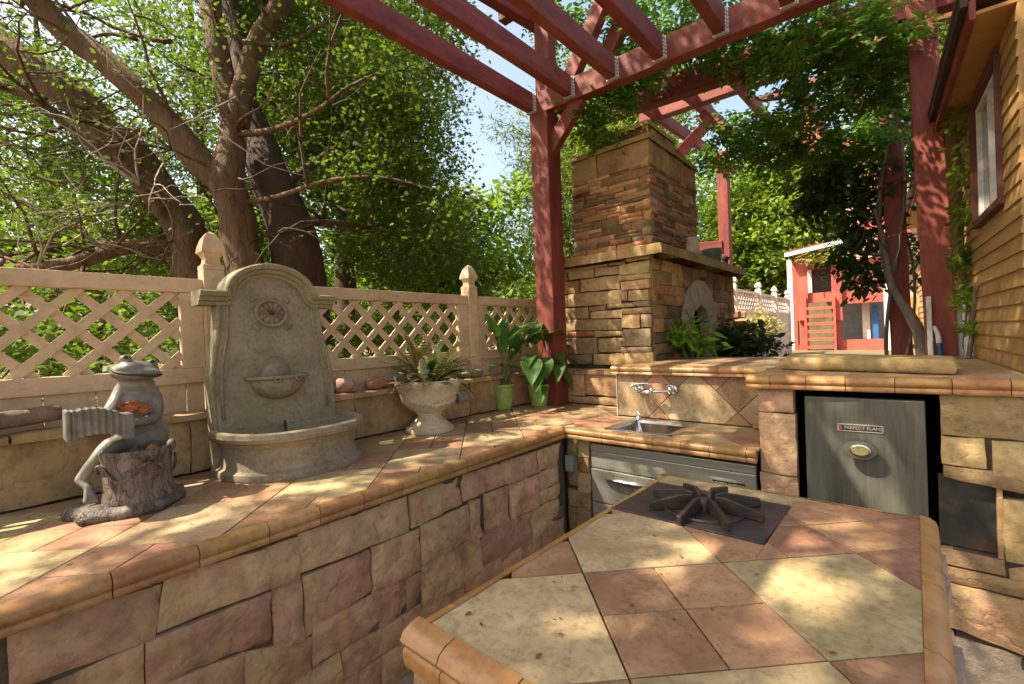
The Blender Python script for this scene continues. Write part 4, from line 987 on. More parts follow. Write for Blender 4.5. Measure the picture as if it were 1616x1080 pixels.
lily('potted_lily', 'drooping broad-leaved lily in an olive plastic pot against the fireplace', (-2.50, 3.19), .095, .19,
     [(L(862, 530, -2.45), L(880, 525, -2.4), L(896, 555, -2.35), .085), (L(868, 560, -2.4), L(880, 555, -2.3), L(890, 585, -2.25), .11), (L(838, 568, -2.4), L(842, 575, -2.3), L(839, 610, -2.28), .12), (L(855, 565, -2.4), L(860, 572, -2.3), L(862, 600, -2.3), .11), (L(880, 590, -2.4), L(895, 585, -2.3), L(903, 620, -2.25), .08), (L(885, 570, -2.4), L(900, 560, -2.3), L(912, 584, -2.3), .07), (L(850, 610, -2.35), L(857, 612, -2.27), L(853, 640, -2.25), .08), (L(866, 540, -2.4), L(850, 520, -2.4), L(870, 528, -2.5), .09), (L(846, 545, -2.45), L(835, 525, -2.4), L(858, 508, -2.5), .10), (L(875, 550, -2.45), L(890, 540, -2.5), L(905, 565, -2.45), .09), (L(845, 560, -2.45), L(830, 565, -2.4), L(828, 590, -2.35), .09), (L(858, 540, -2.4), L(880, 510, -2.35), L(893, 535, -2.3), .09), (L(872, 575, -2.35), L(886, 570, -2.25), L(880, 605, -2.22), .09), (L(850, 575, -2.35), L(852, 590, -2.25), L(846, 620, -2.25), .08)], 'green_pot')
bpy.data.objects['potted_lily.001'].children[0].data.materials[0] = M('green_pot')
# rocks, log, lamp on the ledge
def rockobj(name, label, c, r, mat, seed, cat='rock'):
    mb = MB().ball((0, 0, 0), 1, 20, 14); vs = []
    for v in mb.v:
        p_ = Vector(v); f = 1+.22*noise.noise(p_*1.3+Vector((seed, 0, 0)))+.12*noise.noise(p_*3.1+Vector((0, seed, 0))); p_ = p_*f
        for ax in range(3): p_[ax] = math.copysign(abs(p_[ax])**.8, p_[ax])
        vs.append((c[0]+p_.x*r[0], c[1]+p_.y*r[1], c[2]+p_.z*r[2]))
    mb.v = vs; o_ = mb.build(name, mat, None, True); tag(o_, label, cat); return o_
rockobj('ledge_rock', 'blocky pinkish rock on the ledge beside the fountain', (-2.72, 1.48, 1.248), (.06, .065, .05), 'pink_rock', 2.2)
rockobj('ledge_rock', 'rounded red-brown rock on the ledge behind the urn', (-2.71, 1.71, 1.235), (.06, .085, .038), 'red_rock', 5.2)
rockobj('ledge_rock', 'pale small stone tucked behind the fern on the ledge', (-2.73, 1.90, 1.245), (.045, .05, .045), 'grey_rock', 7.7)
rockobj('ledge_rock', 'flat mossy green rock on the ledge near the fence post', (-2.72, 2.58, 1.232), (.06, .13, .03), 'moss_rock', 8.2)
lg = MB(); p_, r_ = smooth_path([(-2.70, -1.1, 1.245), (-2.71, -.6, 1.25), (-2.70, -.1, 1.252), (-2.715, .20, 1.265)], [.05, .055, .045, .03], 6); lg.tube(p_, [a_*(1+.2*noise.noise(Vector(b_)*9)) for a_, b_ in zip(r_, p_)], 12)
o = lg.build('log', 'log_bark', None, True); tag(o, 'weathered brown log lying on the stone ledge behind the frog figure', 'log')
gl = thing('outdoor_outlet', 'small grey electrical box on the ledge wall beside the urn', 'outlet', (-2.65, 2.42, .97))
bevel(MB().span((-2.672, 2.37, 1.02), (-2.635, 2.47, 1.11)).build('box', 'grey_plastic', gl), .006); bevel(MB().span((-2.6365, 2.385, 1.035), (-2.628, 2.455, 1.10)).build('cover', 'grey_plastic', gl), .004)
ot = thing('outlet_box', 'grey weatherproof outlet on the stone cheek left of the steel drawers', 'outlet', (-1.75, 2.55, .6))
bevel(MB().span((-1.775, 2.515, .60), (-1.715, 2.56, .71)).build('box', 'grey_plastic', ot), .008); bevel(MB().span((-1.768, 2.509, .61), (-1.722, 2.5145, .70)).build('cover', 'grey_plastic', ot), .003)
ot = thing('outlet_box', 'small beige outlet with a black plug at the end of the tiled backsplash', 'outlet', (-.69, 3.04, .93))
bevel(MB().span((-.74, 3.0, .905), (-.66, 3.066, .985)).build('box', 'ledge_stone', ot), .006); bevel(MB().span((-.70, 3.02, .985), (-.66, 3.05, 1.03)).build('plug', 'black', ot), .004)

# =================================================================== FIREPLACE
fp = thing('stone_fireplace', 'outdoor fireplace and chimney of stacked golden ledge stone with a thick mantel', 'fireplace', (-2.1, 4.6, .8))
YF, XR = 3.60, -1.60
def fL(a, b, nn): return (a, YF+.05-nn, b)
def fR(a, b, nn): return (XR-.05+nn, a, b)
MB().span((-2.68, YF+.045, .6), (XR-.045, 4.25, 2.13)).build('core', 'mortar', fp)
MB().span((-2.68, 5.12, .6), (XR-.045, 5.86, 2.13)).build('core', 'mortar', fp)
MB().span((-2.68, 4.25, 1.78), (XR-.045, 5.12, 2.13)).build('core', 'mortar', fp)
MB().span((-2.68, 4.25, .6), (-2.2, 5.12, 1.78)).build('firebox_back', 'firebrick', fp)
MB().span((-2.2, 4.25, .6), (XR-.05, 5.12, .9)).build('firebox_floor', 'firebrick', fp)
# hearth-side low course at counter level
def fH(a, b, nn): return (a, 3.47-nn, b)
MB().span((-2.68, 3.465, .6), (-1.70, 3.64, 1.165)).build('core', 'mortar', fp)
for q in [rect(-2.64, -2.18, .97, 1.165), rect(-2.18, -1.70, .985, 1.165), rect(-2.64, -1.70, .905, .97)]: stone(q, fH, 'gold_stone', fp, .04, .009, .008, res=.06)
def fHc(a, b, nn): return (a, b, 1.165+nn)
for a0, a1 in ((-2.66, -2.28), (-2.28, -1.98), (-1.98, -1.695)): stone(rect(a0, a1, 3.415, 3.60), fHc, 'ledge_stone', fp, .04, .005, .004, name='capstone', back=0)
# left face: recessed field and corner pilaster
def toL(u, v): p_ = ony(u, v, YF); return (p_.x, p_.z)
LQ = [(40, 200, 145, 200, 145, 232, 40, 238), (148, 195, 340, 160, 340, 192, 148, 220), (345, 155, 445, 142, 445, 182, 345, 190),
      (40, 240, 98, 235, 98, 285, 40, 290), (100, 230, 255, 208, 255, 262, 100, 278), (260, 205, 415, 192, 415, 240, 260, 256),
      (40, 292, 165, 280, 168, 360, 40, 365), (172, 278, 414, 246, 414, 330, 175, 352), (40, 370, 96, 370, 96, 445, 40, 450), (98, 368, 420, 335, 420, 420, 98, 443),
      (45, 455, 222, 442, 230, 512, 45, 518), (226, 440, 330, 430, 330, 462, 230, 468), (335, 428, 500, 412, 500, 440, 335, 455), (235, 472, 430, 456, 430, 508, 235, 514),
      (45, 522, 430, 514, 430, 580, 45, 588), (45, 592, 258, 590, 258, 622, 45, 625), (260, 590, 432, 588, 432, 620, 262, 626), (40, 630, 276, 630, 280, 728, 40, 728), (280, 634, 435, 630, 435, 716, 284, 720),
      (40, 734, 245, 732, 245, 790, 40, 792), (252, 730, 450, 724, 450, 795, 252, 795)]
for t in LQ:
    q = [toL(870+t[i]/3.857, 370+t[i+1]/3.857) for i in range(0, 8, 2)]
    q = [q[3], q[2], q[1], q[0]]; q = [(max(-2.62, a), min(b, 2.13)) for a, b in q]
    stone(q, fL, random.choice(['gold_stone']*6+['chimney_dark', 'chimney_rust']), fp, .05, .005, .007, res=.05)
PQ = [(420, 190, 606, 155, 606, 235, 420, 252), (416, 256, 640, 230, 640, 262, 416, 288), (425, 292, 606, 270, 606, 325, 428, 342), (430, 345, 470, 342, 470, 405, 432, 408), (472, 345, 600, 333, 600, 400, 474, 405),
      (506, 408, 612, 403, 612, 438, 506, 440), (436, 455, 645, 440, 645, 478, 436, 485), (434, 492, 545, 485, 545, 570, 434, 572), (550, 486, 620, 484, 620, 565, 550, 568), (440, 578, 612, 572, 612, 680, 440, 682), (428, 686, 620, 684, 620, 720, 430, 722), (452, 724, 640, 720, 640, 780, 452, 790), (455, 140, 606, 122, 606, 150, 455, 170)]
def fLp(a, b, nn): return (a, YF+.02-nn, b)
for t in PQ:
    q = [toL(870+t[i]/3.857, 370+t[i+1]/3.857) for i in range(0, 8, 2)]; q = [q[3], q[2], q[1], q[0]]; q = [(min(a, XR-.005), b) for a, b in q]
    stone(q, fLp, random.choice(['gold_stone']*7+['chimney_dark']), fp, .05, .005, .007, res=.05, back=-.04)
# right face with arch
def inside_open(q):
    for a, b in q+[((q[0][0]+q[2][0])/2, (q[0][1]+q[2][1])/2)]:
        if 4.36 < a < 5.0 and b < 1.46: return True
        if b >= 1.46 and ((a-4.68)/.34)**2+((b-1.46)/.40)**2 < 1: return True
    return False
for q in ashlar(YF+.02, 4.30, .75, 2.12, .07, .14, .16, .4, .3)+ashlar(5.1, 5.86, .75, 2.12, .07, .14, .14, .36, .3)+ashlar(4.30, 5.1, .75, 2.12, .07, .14, .14, .3, .3):
    if not inside_open(q): stone(q, fR, random.choice(['gold_stone', 'chimney_stone', 'chimney_stone', 'chimney_dark', 'chimney_rust']), fp, random.uniform(.045, .065), .006, .008, res=.07)
# arch voussoirs
ai, ao = (.26, .30), (.50, .56); ac_ = (4.68, 1.46); nv = 7
def fRa(a, b, nn): return (XR-.06+nn, a, b)
for i in range(nv):
    t0, t1 = math.pi*i/nv, math.pi*(i+1)/nv
    stone([(ac_[0]-ai[0]*math.cos(t0), ac_[1]+ai[1]*math.sin(t0)), (ac_[0]-ai[0]*math.cos(t1), ac_[1]+ai[1]*math.sin(t1)), (ac_[0]-ao[0]*math.cos(t1), ac_[1]+ao[1]*math.sin(t1)), (ac_[0]-ao[0]*math.cos(t0), ac_[1]+ao[1]*math.sin(t0))], fRa, 'arch_stone', fp, .09, .005, .008, name='arch_stone', res=.08)
for s0, s1 in ((4.18, 4.42), (4.94, 5.18)):
    for b0, b1 in ((1.18, 1.46), (.9, 1.18), (.75, .9)): stone(rect(s0, s1, b0, b1), fRa, 'arch_stone', fp, .09, .005, .008, name='arch_stone', res=.08)
# mantel
def fM(a, b, nn): return (a, b, 2.13+nn)
for (a0, a1) in ((-2.70, -1.86), (-1.855, -1.47)): stone(rect(a0, a1, 3.50, 3.85), fM, 'ledge_stone', fp, .085, .003, .006, name='mantel_stone', back=0)
for (b0, b1) in ((3.85, 4.9), (4.905, 5.90)): stone(rect(-1.9, -1.47, b0, b1), fM, 'ledge_stone', fp, .085, .003, .006, name='mantel_stone', back=0)
MB().span((-2.68, 3.84, 2.128), (-1.89, 5.88, 2.19)).build('mantel_bed', 'ledge_stone', fp)
# chimney
CX0, CX1, CY0, CY1 = -2.36, XR, YF+.02, 4.72
MB().span((CX0+.045, CY0+.045, 2.15), (CX1-.045, CY1-.02, 3.16)).build('core', 'mortar', fp)
def fCL(a, b, nn): return (a, CY0+.05-nn, b)
def fCR(a, b, nn): return (CX1-.05+nn, a, b)
def fCB(a, b, nn): return (CX0+.05-nn, a, b)
for q in ashlar(CX0, CX1, 2.21, 2.90, .03, .075, .09, .30, .35): stone(q, fCL, random.choice(['chimney_stone']*3+['chimney_dark', 'chimney_rust']), fp, random.uniform(.042, .062), .004, .006, res=.06)
for q in ashlar(CX0, CX1, 2.90, 3.10, .2, .2, .25, .45, 0): stone(q, fCL, 'ledge_stone', fp, .05, .005, .005, res=.08)
for q in ashlar(CY0, CY1, 2.21, 2.90, .03, .08, .1, .34, .35): stone(q, fCR, random.choice(['chimney_stone']*3+['chimney_dark']*2+['chimney_rust']), fp, random.uniform(.042, .068), .004, .007, res=.07)
for q in ashlar(CY0, CY1, 2.90, 3.10, .2, .2, .3, .7, 0): stone(q, fCR, 'chimney_stone', fp, .05, .005, .005, res=.1)
def fT(a, b, nn): return (a, b, 3.10+nn)
for (a0, a1, b0, b1) in ((CX0-.004, -2.0, CY0-.006, CY0+.3), (-2.0, CX1+.012, CY0-.012, CY0+.3), (CX1-.35, CX1+.012, CY0+.3, CY0+.75), (CX1-.35, CX1+.012, CY0+.75, CY1+.01), (CX0-.004, CX1-.35, CY0+.3, CY1+.01)):
    stone(rect(a0, a1, b0, b1), fT, 'ledge_stone', fp, .05, .003, .004, name='capstone', back=0)
MB().span((-2.2+.03, CY0+.13, 3.14), (CX1-.06-.03, 4.3, 3.30)).build('core', 'mortar', fp)
def fUL(a, b, nn): return (a, CY0+.15-nn, b)
def fUR(a, b, nn): return (CX1-.08+nn, a, b)
for q in [rect(-2.2, -1.95, 3.15, 3.26), rect(-1.95, CX1-.04, 3.15, 3.26)]: stone(q, fUL, 'chimney_stone', fp, .04, .004, .004, res=.09)
for q in [rect(CY0+.11, 3.95, 3.15, 3.26), rect(3.95, 4.3, 3.15, 3.26)]: stone(q, fUR, 'chimney_stone', fp, .04, .004, .004, res=.09)
def fT2(a, b, nn): return (a, b, 3.26+nn)
for (a0, a1, b0, b1) in ((-2.205, -1.9, CY0+.10, 4.3), (-1.9, CX1-.035, CY0+.096, 4.31)): stone(rect(a0, a1, b0, b1), fT2, 'ledge_stone', fp, .045, .003, .004, name='capstone', back=0)
# things on the mantel
jr = thing('lidded_jar', 'tan ceramic jar with a pale lid on the mantel', 'jar', (-1.56, 4.42, 2.215))
MB().lathe((-1.56, 4.42, 2.216), [(.001, 0), (.075, 0), (.07, .06), (.06, .14), (.055, .15)], 20).build('body', 'jar_glaze', jr, True)
MB().lathe((-1.56, 4.42, 2.367), [(.062, 0), (.062, .012), (.03, .022), (.001, .024)], 20).build('lid', 'white_trim', jr, True)
tp = thing('teal_pot', 'dark teal glazed pot on the mantel', 'pot', (-1.6, 5.12, 2.215))
MB().lathe((-1.6, 5.12, 2.216), [(.001, 0), (.085, 0), (.105, .12), (.11, .15), (.10, .15), (.09, .10), (.001, .10)], 20).build('bowl', 'teal_glaze', tp, True)
MB().lathe((-1.6, 5.12, 2.31), [(.09, 0), (.001, .01)], 12).build('soil', 'soil', tp, True)
bl = thing('mantel_lamp', 'small black lantern at the far end of the mantel', 'lamp', (-1.62, 5.65, 2.215))
MB().lathe((-1.62, 5.65, 2.216), [(.001, 0), (.05, 0), (.055, .02), (.03, .04), (.03, .09), (.055, .12), (.001, .15)], 12).build('body', 'black', bl, True)

# =================================================================== PERGOLA
pg = thing('red_pergola', 'red painted timber pergola with rafters, hangers and knee braces', 'pergola', (-1.2, 3.8, .75))
def post(a, b, wd, dp, mat='red_paint', name='post'):
    a, b = Vector(a), Vector(b); vs = []
    for c in (a, b): vs += [c+Vector((sx*wd/2, sy*dp/2, 0)) for sx, sy in ((-1, -1), (1, -1), (1, 1), (-1, 1))]
    return bevel(MB().add(vs, [(3, 2, 1, 0), (4, 5, 6, 7)]+[(i, (i+1) % 4, 4+(i+1) % 4, 4+i) for i in range(4)]).build(name, mat, pg), .006)
YB = 3.30
post((-2.435, YB+.03, .9), (-2.425, YB+.03, 3.455), .185, .19)
post((-2.41, YB+.04, 3.455), (-2.38, YB+.04, 4.75), .15, .12)
def beam(a, b, wd, hg, name='beam', mat='red_beam'): return bevel(MB().bar(a, b, wd, hg).build(name, mat, pg), .005)
beam((-2.53, YB, 3.56), (3.2, YB, 3.40), .10, .185)
RX = [-2.50, -2.10, -1.70, -1.325, -.91, -.52, -.12, .3, .7, 1.1]
for i, x in enumerate(RX):
    zb = 3.56-.028*(x+2.53)
    beam((x, YB-.052, zb+.01), (x, -2.6, zb+.01), .075, .155, 'rafter')
    h_ = MB(); n_ = 6      # zigzag galvanised hanger on the rafter's side
    for k_ in range(n_): h_.span((x+.038, YB-.085, zb-.07+k_*.026), (x+.046, YB-.051, zb-.07+k_*.026+.019)); h_.span((x+.038, YB-.058, zb-.075+k_*.026), (x+.052, YB-.0515, zb-.07+(k_+1)*.026))
    h_.span((x-.042, YB-.085, zb-.079), (x+.046, YB-.0515, zb-.0725)); h_.build('hanger', 'galvanised', pg)
beam((-2.38, YB+.02, 3.13), (-2.04, YB+.02, 3.48), .075, .13, 'brace')
beam((-2.36, YB+.12, 3.50), (-1.72, YB+.12, 4.42), .09, .13, 'brace'); beam((-2.1, YB+.28, 3.62), (-1.70, YB+.28, 4.20), .09, .13, 'brace')
beam((-2.9, YB+.05, 4.62), (2.0, YB+.05, 4.50), .10, .2); beam((-2.55, YB+.3, 4.45), (-2.75, YB-1.0, 4.5), .1, .2)
YP = 4.25
post((.152, YP+.08, .7), (.055, YP+.08, 5.2), .158, .16)
beam((-2.4, YP+.08, 3.83), (.6, YP+.08, 3.70), .12, .22)
post((-.072, 5.25, .7), (-.125, 5.25, 4.2), .145, .15)
beam((-2.4, 5.25, 4.10), (.6, 5.25, 4.05), .12, .2)
post((-2.13, 7.45, .7), (-2.12, 7.45, 4.2), .15, .15); beam((-2.15, 7.4, 2.78), (-3.6, 7.3, 2.86), .1, .16)
for x in (-2.2, -1.75, -1.3, -.85, -.4, .05): beam((x, 4.3, 4.0-.03*(x+2)), (x, 8.4, 4.2), .06, .14, 'rafter')
beam((-1.95, 4.9, 3.30), (-1.6, 5.2, 3.75), .08, .12, 'brace'); beam((-1.72, 5.3, 3.9), (-1.2, 5.3, 3.35), .08, .12, 'brace')

# =================================================================== HOUSE on the right
hs = thing('timber_house', 'ochre clapboard house with a brown framed window behind the bar', 'house', (.8, 4.5, .7))
WD = Vector((-.05, 1, 0)).normalized(); WN = Vector((-1, -.05, 0)).normalized()   # wall direction, outward normal
W0 = Vector((.345, 2.87, 0))
def wp(t, z, d=0): p_ = W0+WD*t+WN*d; return Vector((p_.x, p_.y, z))
def wbox(t0, t1, z0, z1, d0, d1): return MB().box((wp((t0+t1)/2, (z0+z1)/2, (d0+d1)/2)), (t1-t0, d1-d0, z1-z0), (WD, WN, Vector((0, 0, 1))))
wt0, wt1, wz0, wz1 = .265, .99, 2.062, 2.745       # window
for z0, z1, a0, a1 in ((.6, wz0, -.05, 5.6), (wz1, 2.80, -.05, 5.6), (wz0, wz1, -.05, wt0), (wz0, wz1, wt1, 5.6)): wbox(a0, a1, z0, z1, -.12, -.012).build('wall', 'siding', hs)
ex = .0722; z = .7
while z < 2.79:
    z2 = min(z+ex, 2.80); cuts = [-.05]; t = random.uniform(.15, .6)
    while t < 5.5: cuts.append(t); t += random.uniform(.5, 1.6)
    cuts.append(5.6)
    segs = []
    for a0, a1 in zip(cuts[:-1], cuts[1:]):
        if z2 > wz0+.001 and z < wz1-.001:
            if a0 < wt0: segs.append((a0, min(a1, wt0)))
            if a1 > wt1: segs.append((max(a0, wt1), a1))
        else: segs.append((a0, a1))
    if z < 1.0: segs = [s_ for s_ in segs]
    for a0, a1 in segs:
        if a1-a0 < .02: continue
        a0 += .0012; a1 -= .0012
        vs = [wp(a0, z, .005), wp(a1, z, .005), wp(a1, z2+.004, -.004), wp(a0, z2+.004, -.004), wp(a0, z, -.014), wp(a1, z, -.014), wp(a1, z2+.004, -.014), wp(a0, z2+.004, -.014)]
        MB().add(vs, [(0, 1, 2, 3), (7, 6, 5, 4), (0, 4, 5, 1), (1, 5, 6, 2), (2, 6, 7, 3), (3, 7, 4, 0)]).build('plank', 'siding', hs)
    z = z2
win = wbox(wt0+.01, wt1-.01, wz0+.01, wz1-.01, -.09, -.075).build('window', 'curtain', hs)
for (a0, a1, z0, z1) in ((wt0-.012, wt1+.012, wz0-.022, wz0+.012), (wt0-.012, wt1+.012, wz1-.012, wz1+.022), (wt0-.012, wt0+.014, wz0+.012, wz1-.012), (wt1-.014, wt1+.012, wz0+.012, wz1-.012)): bevel(wbox(a0, a1, z0, z1, -.03, .022).build('frame', 'brown_trim', win), .003)
for (a0, a1, z0, z1) in ((wt0+.022, wt1-.022, wz0+.021, wz0+.045), (wt0+.022, wt1-.022, wz1-.045, wz1-.021), (wt0+.022, wt0+.04, wz0+.045, wz1-.045), (wt1-.045, wt1-.022, wz0+.045, wz1-.045), (.60, .635, wz0+.045, wz1-.045)): wbox(a0, a1, z0, z1, -.045, -.005).build('sash', 'white_trim', win)
for (a0, a1) in ((wt0+.04, .60), (.635, wt1-.045)): wbox(a0, a1, wz0+.045, wz1-.045, -.03, -.026).build('pane', 'window_glass', win)
wbox(-.05, 5.6, 2.80, 2.815, -.12, .115).build('soffit', 'soffit', hs)
bevel(wbox(-.05, 5.6, 2.785, 2.87, .115, .137).build('fascia', 'red_paint', hs), .003)
bevel(wbox(-.05, 5.6, 2.85, 2.90, .1375, .165).build('gutter', 'dark_iron', hs), .003)
wbox(-.05, 5.6, 2.90, 2.93, -1.2, .17).build('roof', 'brown_trim', hs)

# =================================================================== THINGS BEHIND THE BAR
def stick(name, label, cat, pts, rr, mat, n=8):
    p_, r_ = smooth_path(pts, rr, 3); o_ = MB().tube(p_, r_, n).build(name, mat, None, True); tag(o_, label, cat); return o_
def picket(label, u0, v0, u1, v1, y, wd):
    a, b = ony(u0, v0, y), ony(u1, v1, y); o_ = bevel(MB().bar(a, b+(b-a)*1.0, wd, .02, up=(0, 1, 0)).build('old_picket', 'weathered_white'), .004); tag(o_, label, 'picket')
picket('flaking white picket standing in front of the thick red post', 1465, 468, 1469, 560, 4.232, .028)
picket('grey-white picket beside the thick red post, the nearer to it', 1511, 472, 1517, 562, 4.3, .026)
picket('grey-white picket leaning next to the house wall planks', 1522, 471, 1527, 562, 4.28, .03)
tl = thing('hand_tool', 'curved white and blue plastic pipe leaning on the thick red post', 'pipe', (.08, 4.1, 1.3))
p_, r_ = smooth_path([ony(1474, 515, 4.232), ony(1480, 528, 4.232), ony(1482, 542, 4.232)], [.010, .015, .016]); MB().tube(p_, r_, 10).build('grip', 'white_trim', tl, True)
p_, r_ = smooth_path([ony(1482, 543, 4.232), ony(1484, 556, 4.232), ony(1487, 600, 4.232)], [.013, .013, .013]); MB().tube(p_, r_, 10).build('shaft', 'blue_plastic', tl, True)
stick('wooden_handle', 'brown wooden tool handle leaning against the clapboard house', 'tool', [ony(1544, 449, 3.86), ony(1540, 480, 3.95), ony(1533, 535, 4.08), onz(1528, 566, 1.272)], [.022, .014, .013, .013], 'vine_bark')

# =================================================================== FAR FENCE and PLAYHOUSE
ff = thing('far_fence', 'pale pink privacy fence with a lattice top running towards the playhouse', 'fence', (-2.8, 12, .78))
for y in (8.2, 10.25, 12.3, 14.0, 15.7): fence_post(y, .6, 2.42, -2.8, .13, 'pink_fence', ff)
for a0, a1 in ((8.2, 10.25), (10.25, 12.3), (12.3, 14.0), (14.0, 15.7)):
    MB().span((-2.83, a0+.065, 2.31), (-2.77, a1-.065, 2.37)).build('top_rail', 'pink_fence', ff); MB().span((-2.83, a0+.065, 1.86), (-2.77, a1-.065, 1.93)).build('bottom_rail', 'pink_fence', ff)
    lattice(a0+.065, a1-.065, 1.92, 2.32, -2.8, .2, .05, ff, 'pink_fence')
    y = a0+.066
    while y < a1-.07: y2 = min(a1-.065, y+.3); MB().span((-2.815, y, .76), (-2.785+random.uniform(0, .003), y2-.008, 1.865)).build('board', 'pink_fence', ff); y = y2
ph = thing('playhouse', 'red two-storey timber playhouse with a ladder and open lower room', 'playhouse', (-1.7, 18, .75))
def pd(u, v, dep=14.5): return bd(u, v, dep)
PY = 17.6
def pq(u, v, y=PY): p_ = ony(u, v, y); return p_
def pbox(u0, u1, v0, v1, y0, y1, name, mat, par=None):
    um, vm = (u0+u1)/2, (v0+v1)/2; a = pq(u0, vm, y0); b = pq(u1, vm, y0); c = pq(um, v0, y0); d = pq(um, v1, y0)
    return MB().span((a.x, y0, d.z), (b.x, y1, c.z)).build(name, mat, par or ph)
for (u0, u1, v0, v1, m_) in ((1262, 1274, 408, 572, 'play_red'), (1314, 1326, 405, 574, 'play_red'), (1244, 1252, 410, 570, 'white_trim'), (1252, 1258, 410, 570, 'play_red'), (1395, 1406, 395, 574, 'white_trim')): pbox(u0, u1, v0, v1, PY, PY+.25, 'post', m_)
pbox(1274, 1314, 416, 424, PY+.02, PY+.2, 'top_beam', 'play_red'); pbox(1326, 1395, 408, 422, PY+.02, PY+.2, 'top_beam', 'play_red')
pbox(1274, 1314, 462, 477, PY+.02, PY+.2, 'deck_beam', 'play_red'); pbox(1326, 1395, 456, 478, PY+.02, PY+.2, 'deck_beam', 'play_red')
pbox(1326, 1395, 536, 574, PY+.02, PY+.3, 'sill', 'play_red'); pbox(1248, 1264, 545, 574, PY+.02, PY+.3, 'sill', 'play_red')
pbox(1248, 1406, 412, 462, PY+1.6, PY+1.7, 'upper_wall', 'play_wall'); pbox(1248, 1320, 462, 574, PY+1.6, PY+1.7, 'lower_wall', 'earth'); pbox(1320, 1406, 462, 574, PY+1.2, PY+1.3, 'lower_wall', 'grey_plastic')
for v in (424, 430, 436, 442, 448): pbox(1326, 1395, v, v+4.5, PY+.06, PY+.1, 'rail_board', 'play_red')
wi = pbox(1283, 1313, 424, 461, PY+.5, PY+.56, 'window', 'curtain')
pbox(1281, 1284, 422, 462, PY+.44, PY+.5, 'frame', 'brown_trim', wi); pbox(1312, 1315, 422, 462, PY+.44, PY+.5, 'frame', 'brown_trim', wi); pbox(1295, 1311, 427, 456, PY+.47, PY+.495, 'pane', 'window_glass', wi)
pbox(1361, 1373, 478, 535, PY+.5, PY+.6, 'inner_post', 'play_wall'); pbox(1377, 1386, 482, 535, PY+.4, PY+.6, 'blue_slide', 'blue_plastic')
for u0, u1 in ((1270, 1273.5), (1316, 1319.5)): pbox(u0, u1, 468 if u0 > 1300 else 470, 575, PY-.25, PY-.12, 'ladder_rail', 'play_red')
for i in range(8): pbox(1272, 1317, 484.5+12.3*i-.5, 488+12.3*i+.5, PY-.24, PY-.13, 'rung', 'play_red')
for u0, u1 in ((1257, 1274), (1312, 1328)): pbox(u0, u1, 402, 506, PY-.12, PY-.02, 'side_board', 'play_red')
a = pq(1238, 406, PY-.5); b = pq(1340, 384, PY-.5); c_ = pq(1420, 362, PY-.5)
MB().add([a, c_, c_+Vector((0, 2.6, .4)), a+Vector((0, 2.6, .4))]+[v_+Vector((0, 0, .12)) for v_ in (a, c_, c_+Vector((0, 2.6, .4)), a+Vector((0, 2.6, .4)))], [(0, 1, 2, 3), (7, 6, 5, 4), (0, 4, 5, 1), (1, 5, 6, 2), (2, 6, 7, 3), (3, 7, 4, 0)]).build('roof', 'white_trim', ph)
MB().add([v_+Vector((0, 0, .125)) for v_ in (a, c_, c_+Vector((0, 2.6, .4)), a+Vector((0, 2.6, .4)))]+[v_+Vector((0, 0, .17)) for v_ in (a, c_, c_+Vector((0, 2.6, .4)), a+Vector((0, 2.6, .4)))], [(0, 1, 2, 3), (7, 6, 5, 4), (0, 4, 5, 1), (1, 5, 6, 2), (2, 6, 7, 3), (3, 7, 4, 0)]).build('shingles', 'red_paint', ph)
# taller red-roofed house beyond
hh = thing('red_roofed_house', 'tall pinkish house with red eaves showing through the vines', 'house', (-1, 24, .8))
def hbox(u0, u1, v0, v1, y0, y1, name, mat): 
    vm, um = (v0+v1)/2, (u0+u1)/2; a = ony(u0, vm, y0); b = ony(u1, vm, y0); c = ony(um, v0, y0); d = ony(um, v1, y0)
    return MB().span((a.x, y0, d.z), (b.x, y1, c.z)).build(name, mat, hh)
hbox(1335, 1460, 225, 560, 22.6, 28, 'wall', 'far_wall')
for (u0, v0, u1, v1) in ((1255, 195, 1312, 236), (1330, 232, 1396, 278), (1372, 340, 1420, 380)):
    a, b = ony(u0, v0, 21.6), ony(u1, v1, 21.6); MB().bar(a, b, .5, .75).build('eave', 'play_red', hh)
hbox(1376, 1400, 376, 392, 22.3, 22.5, 'window', 'window_glass'); hbox(1408, 1450, 470, 560, 22.2, 22.4, 'door', 'soffit')
a, b = ony(1240, 178, 23.5), ony(1300, 178, 23.5)
MB().add([(a.x-1, 21.6, a.z), (9, 21.6, a.z+.3), (9, 29, a.z+3), (a.x-1, 29, a.z+3), (a.x-1, 21.6, a.z+.2), (9, 21.6, a.z+.5), (9, 29, a.z+3.2), (a.x-1, 29, a.z+3.2)], [(3, 2, 1, 0), (4, 5, 6, 7), (0, 1, 5, 4), (1, 2, 6, 5), (2, 3, 7, 6), (3, 0, 4, 7)]).build('roof', 'red_paint', hh)

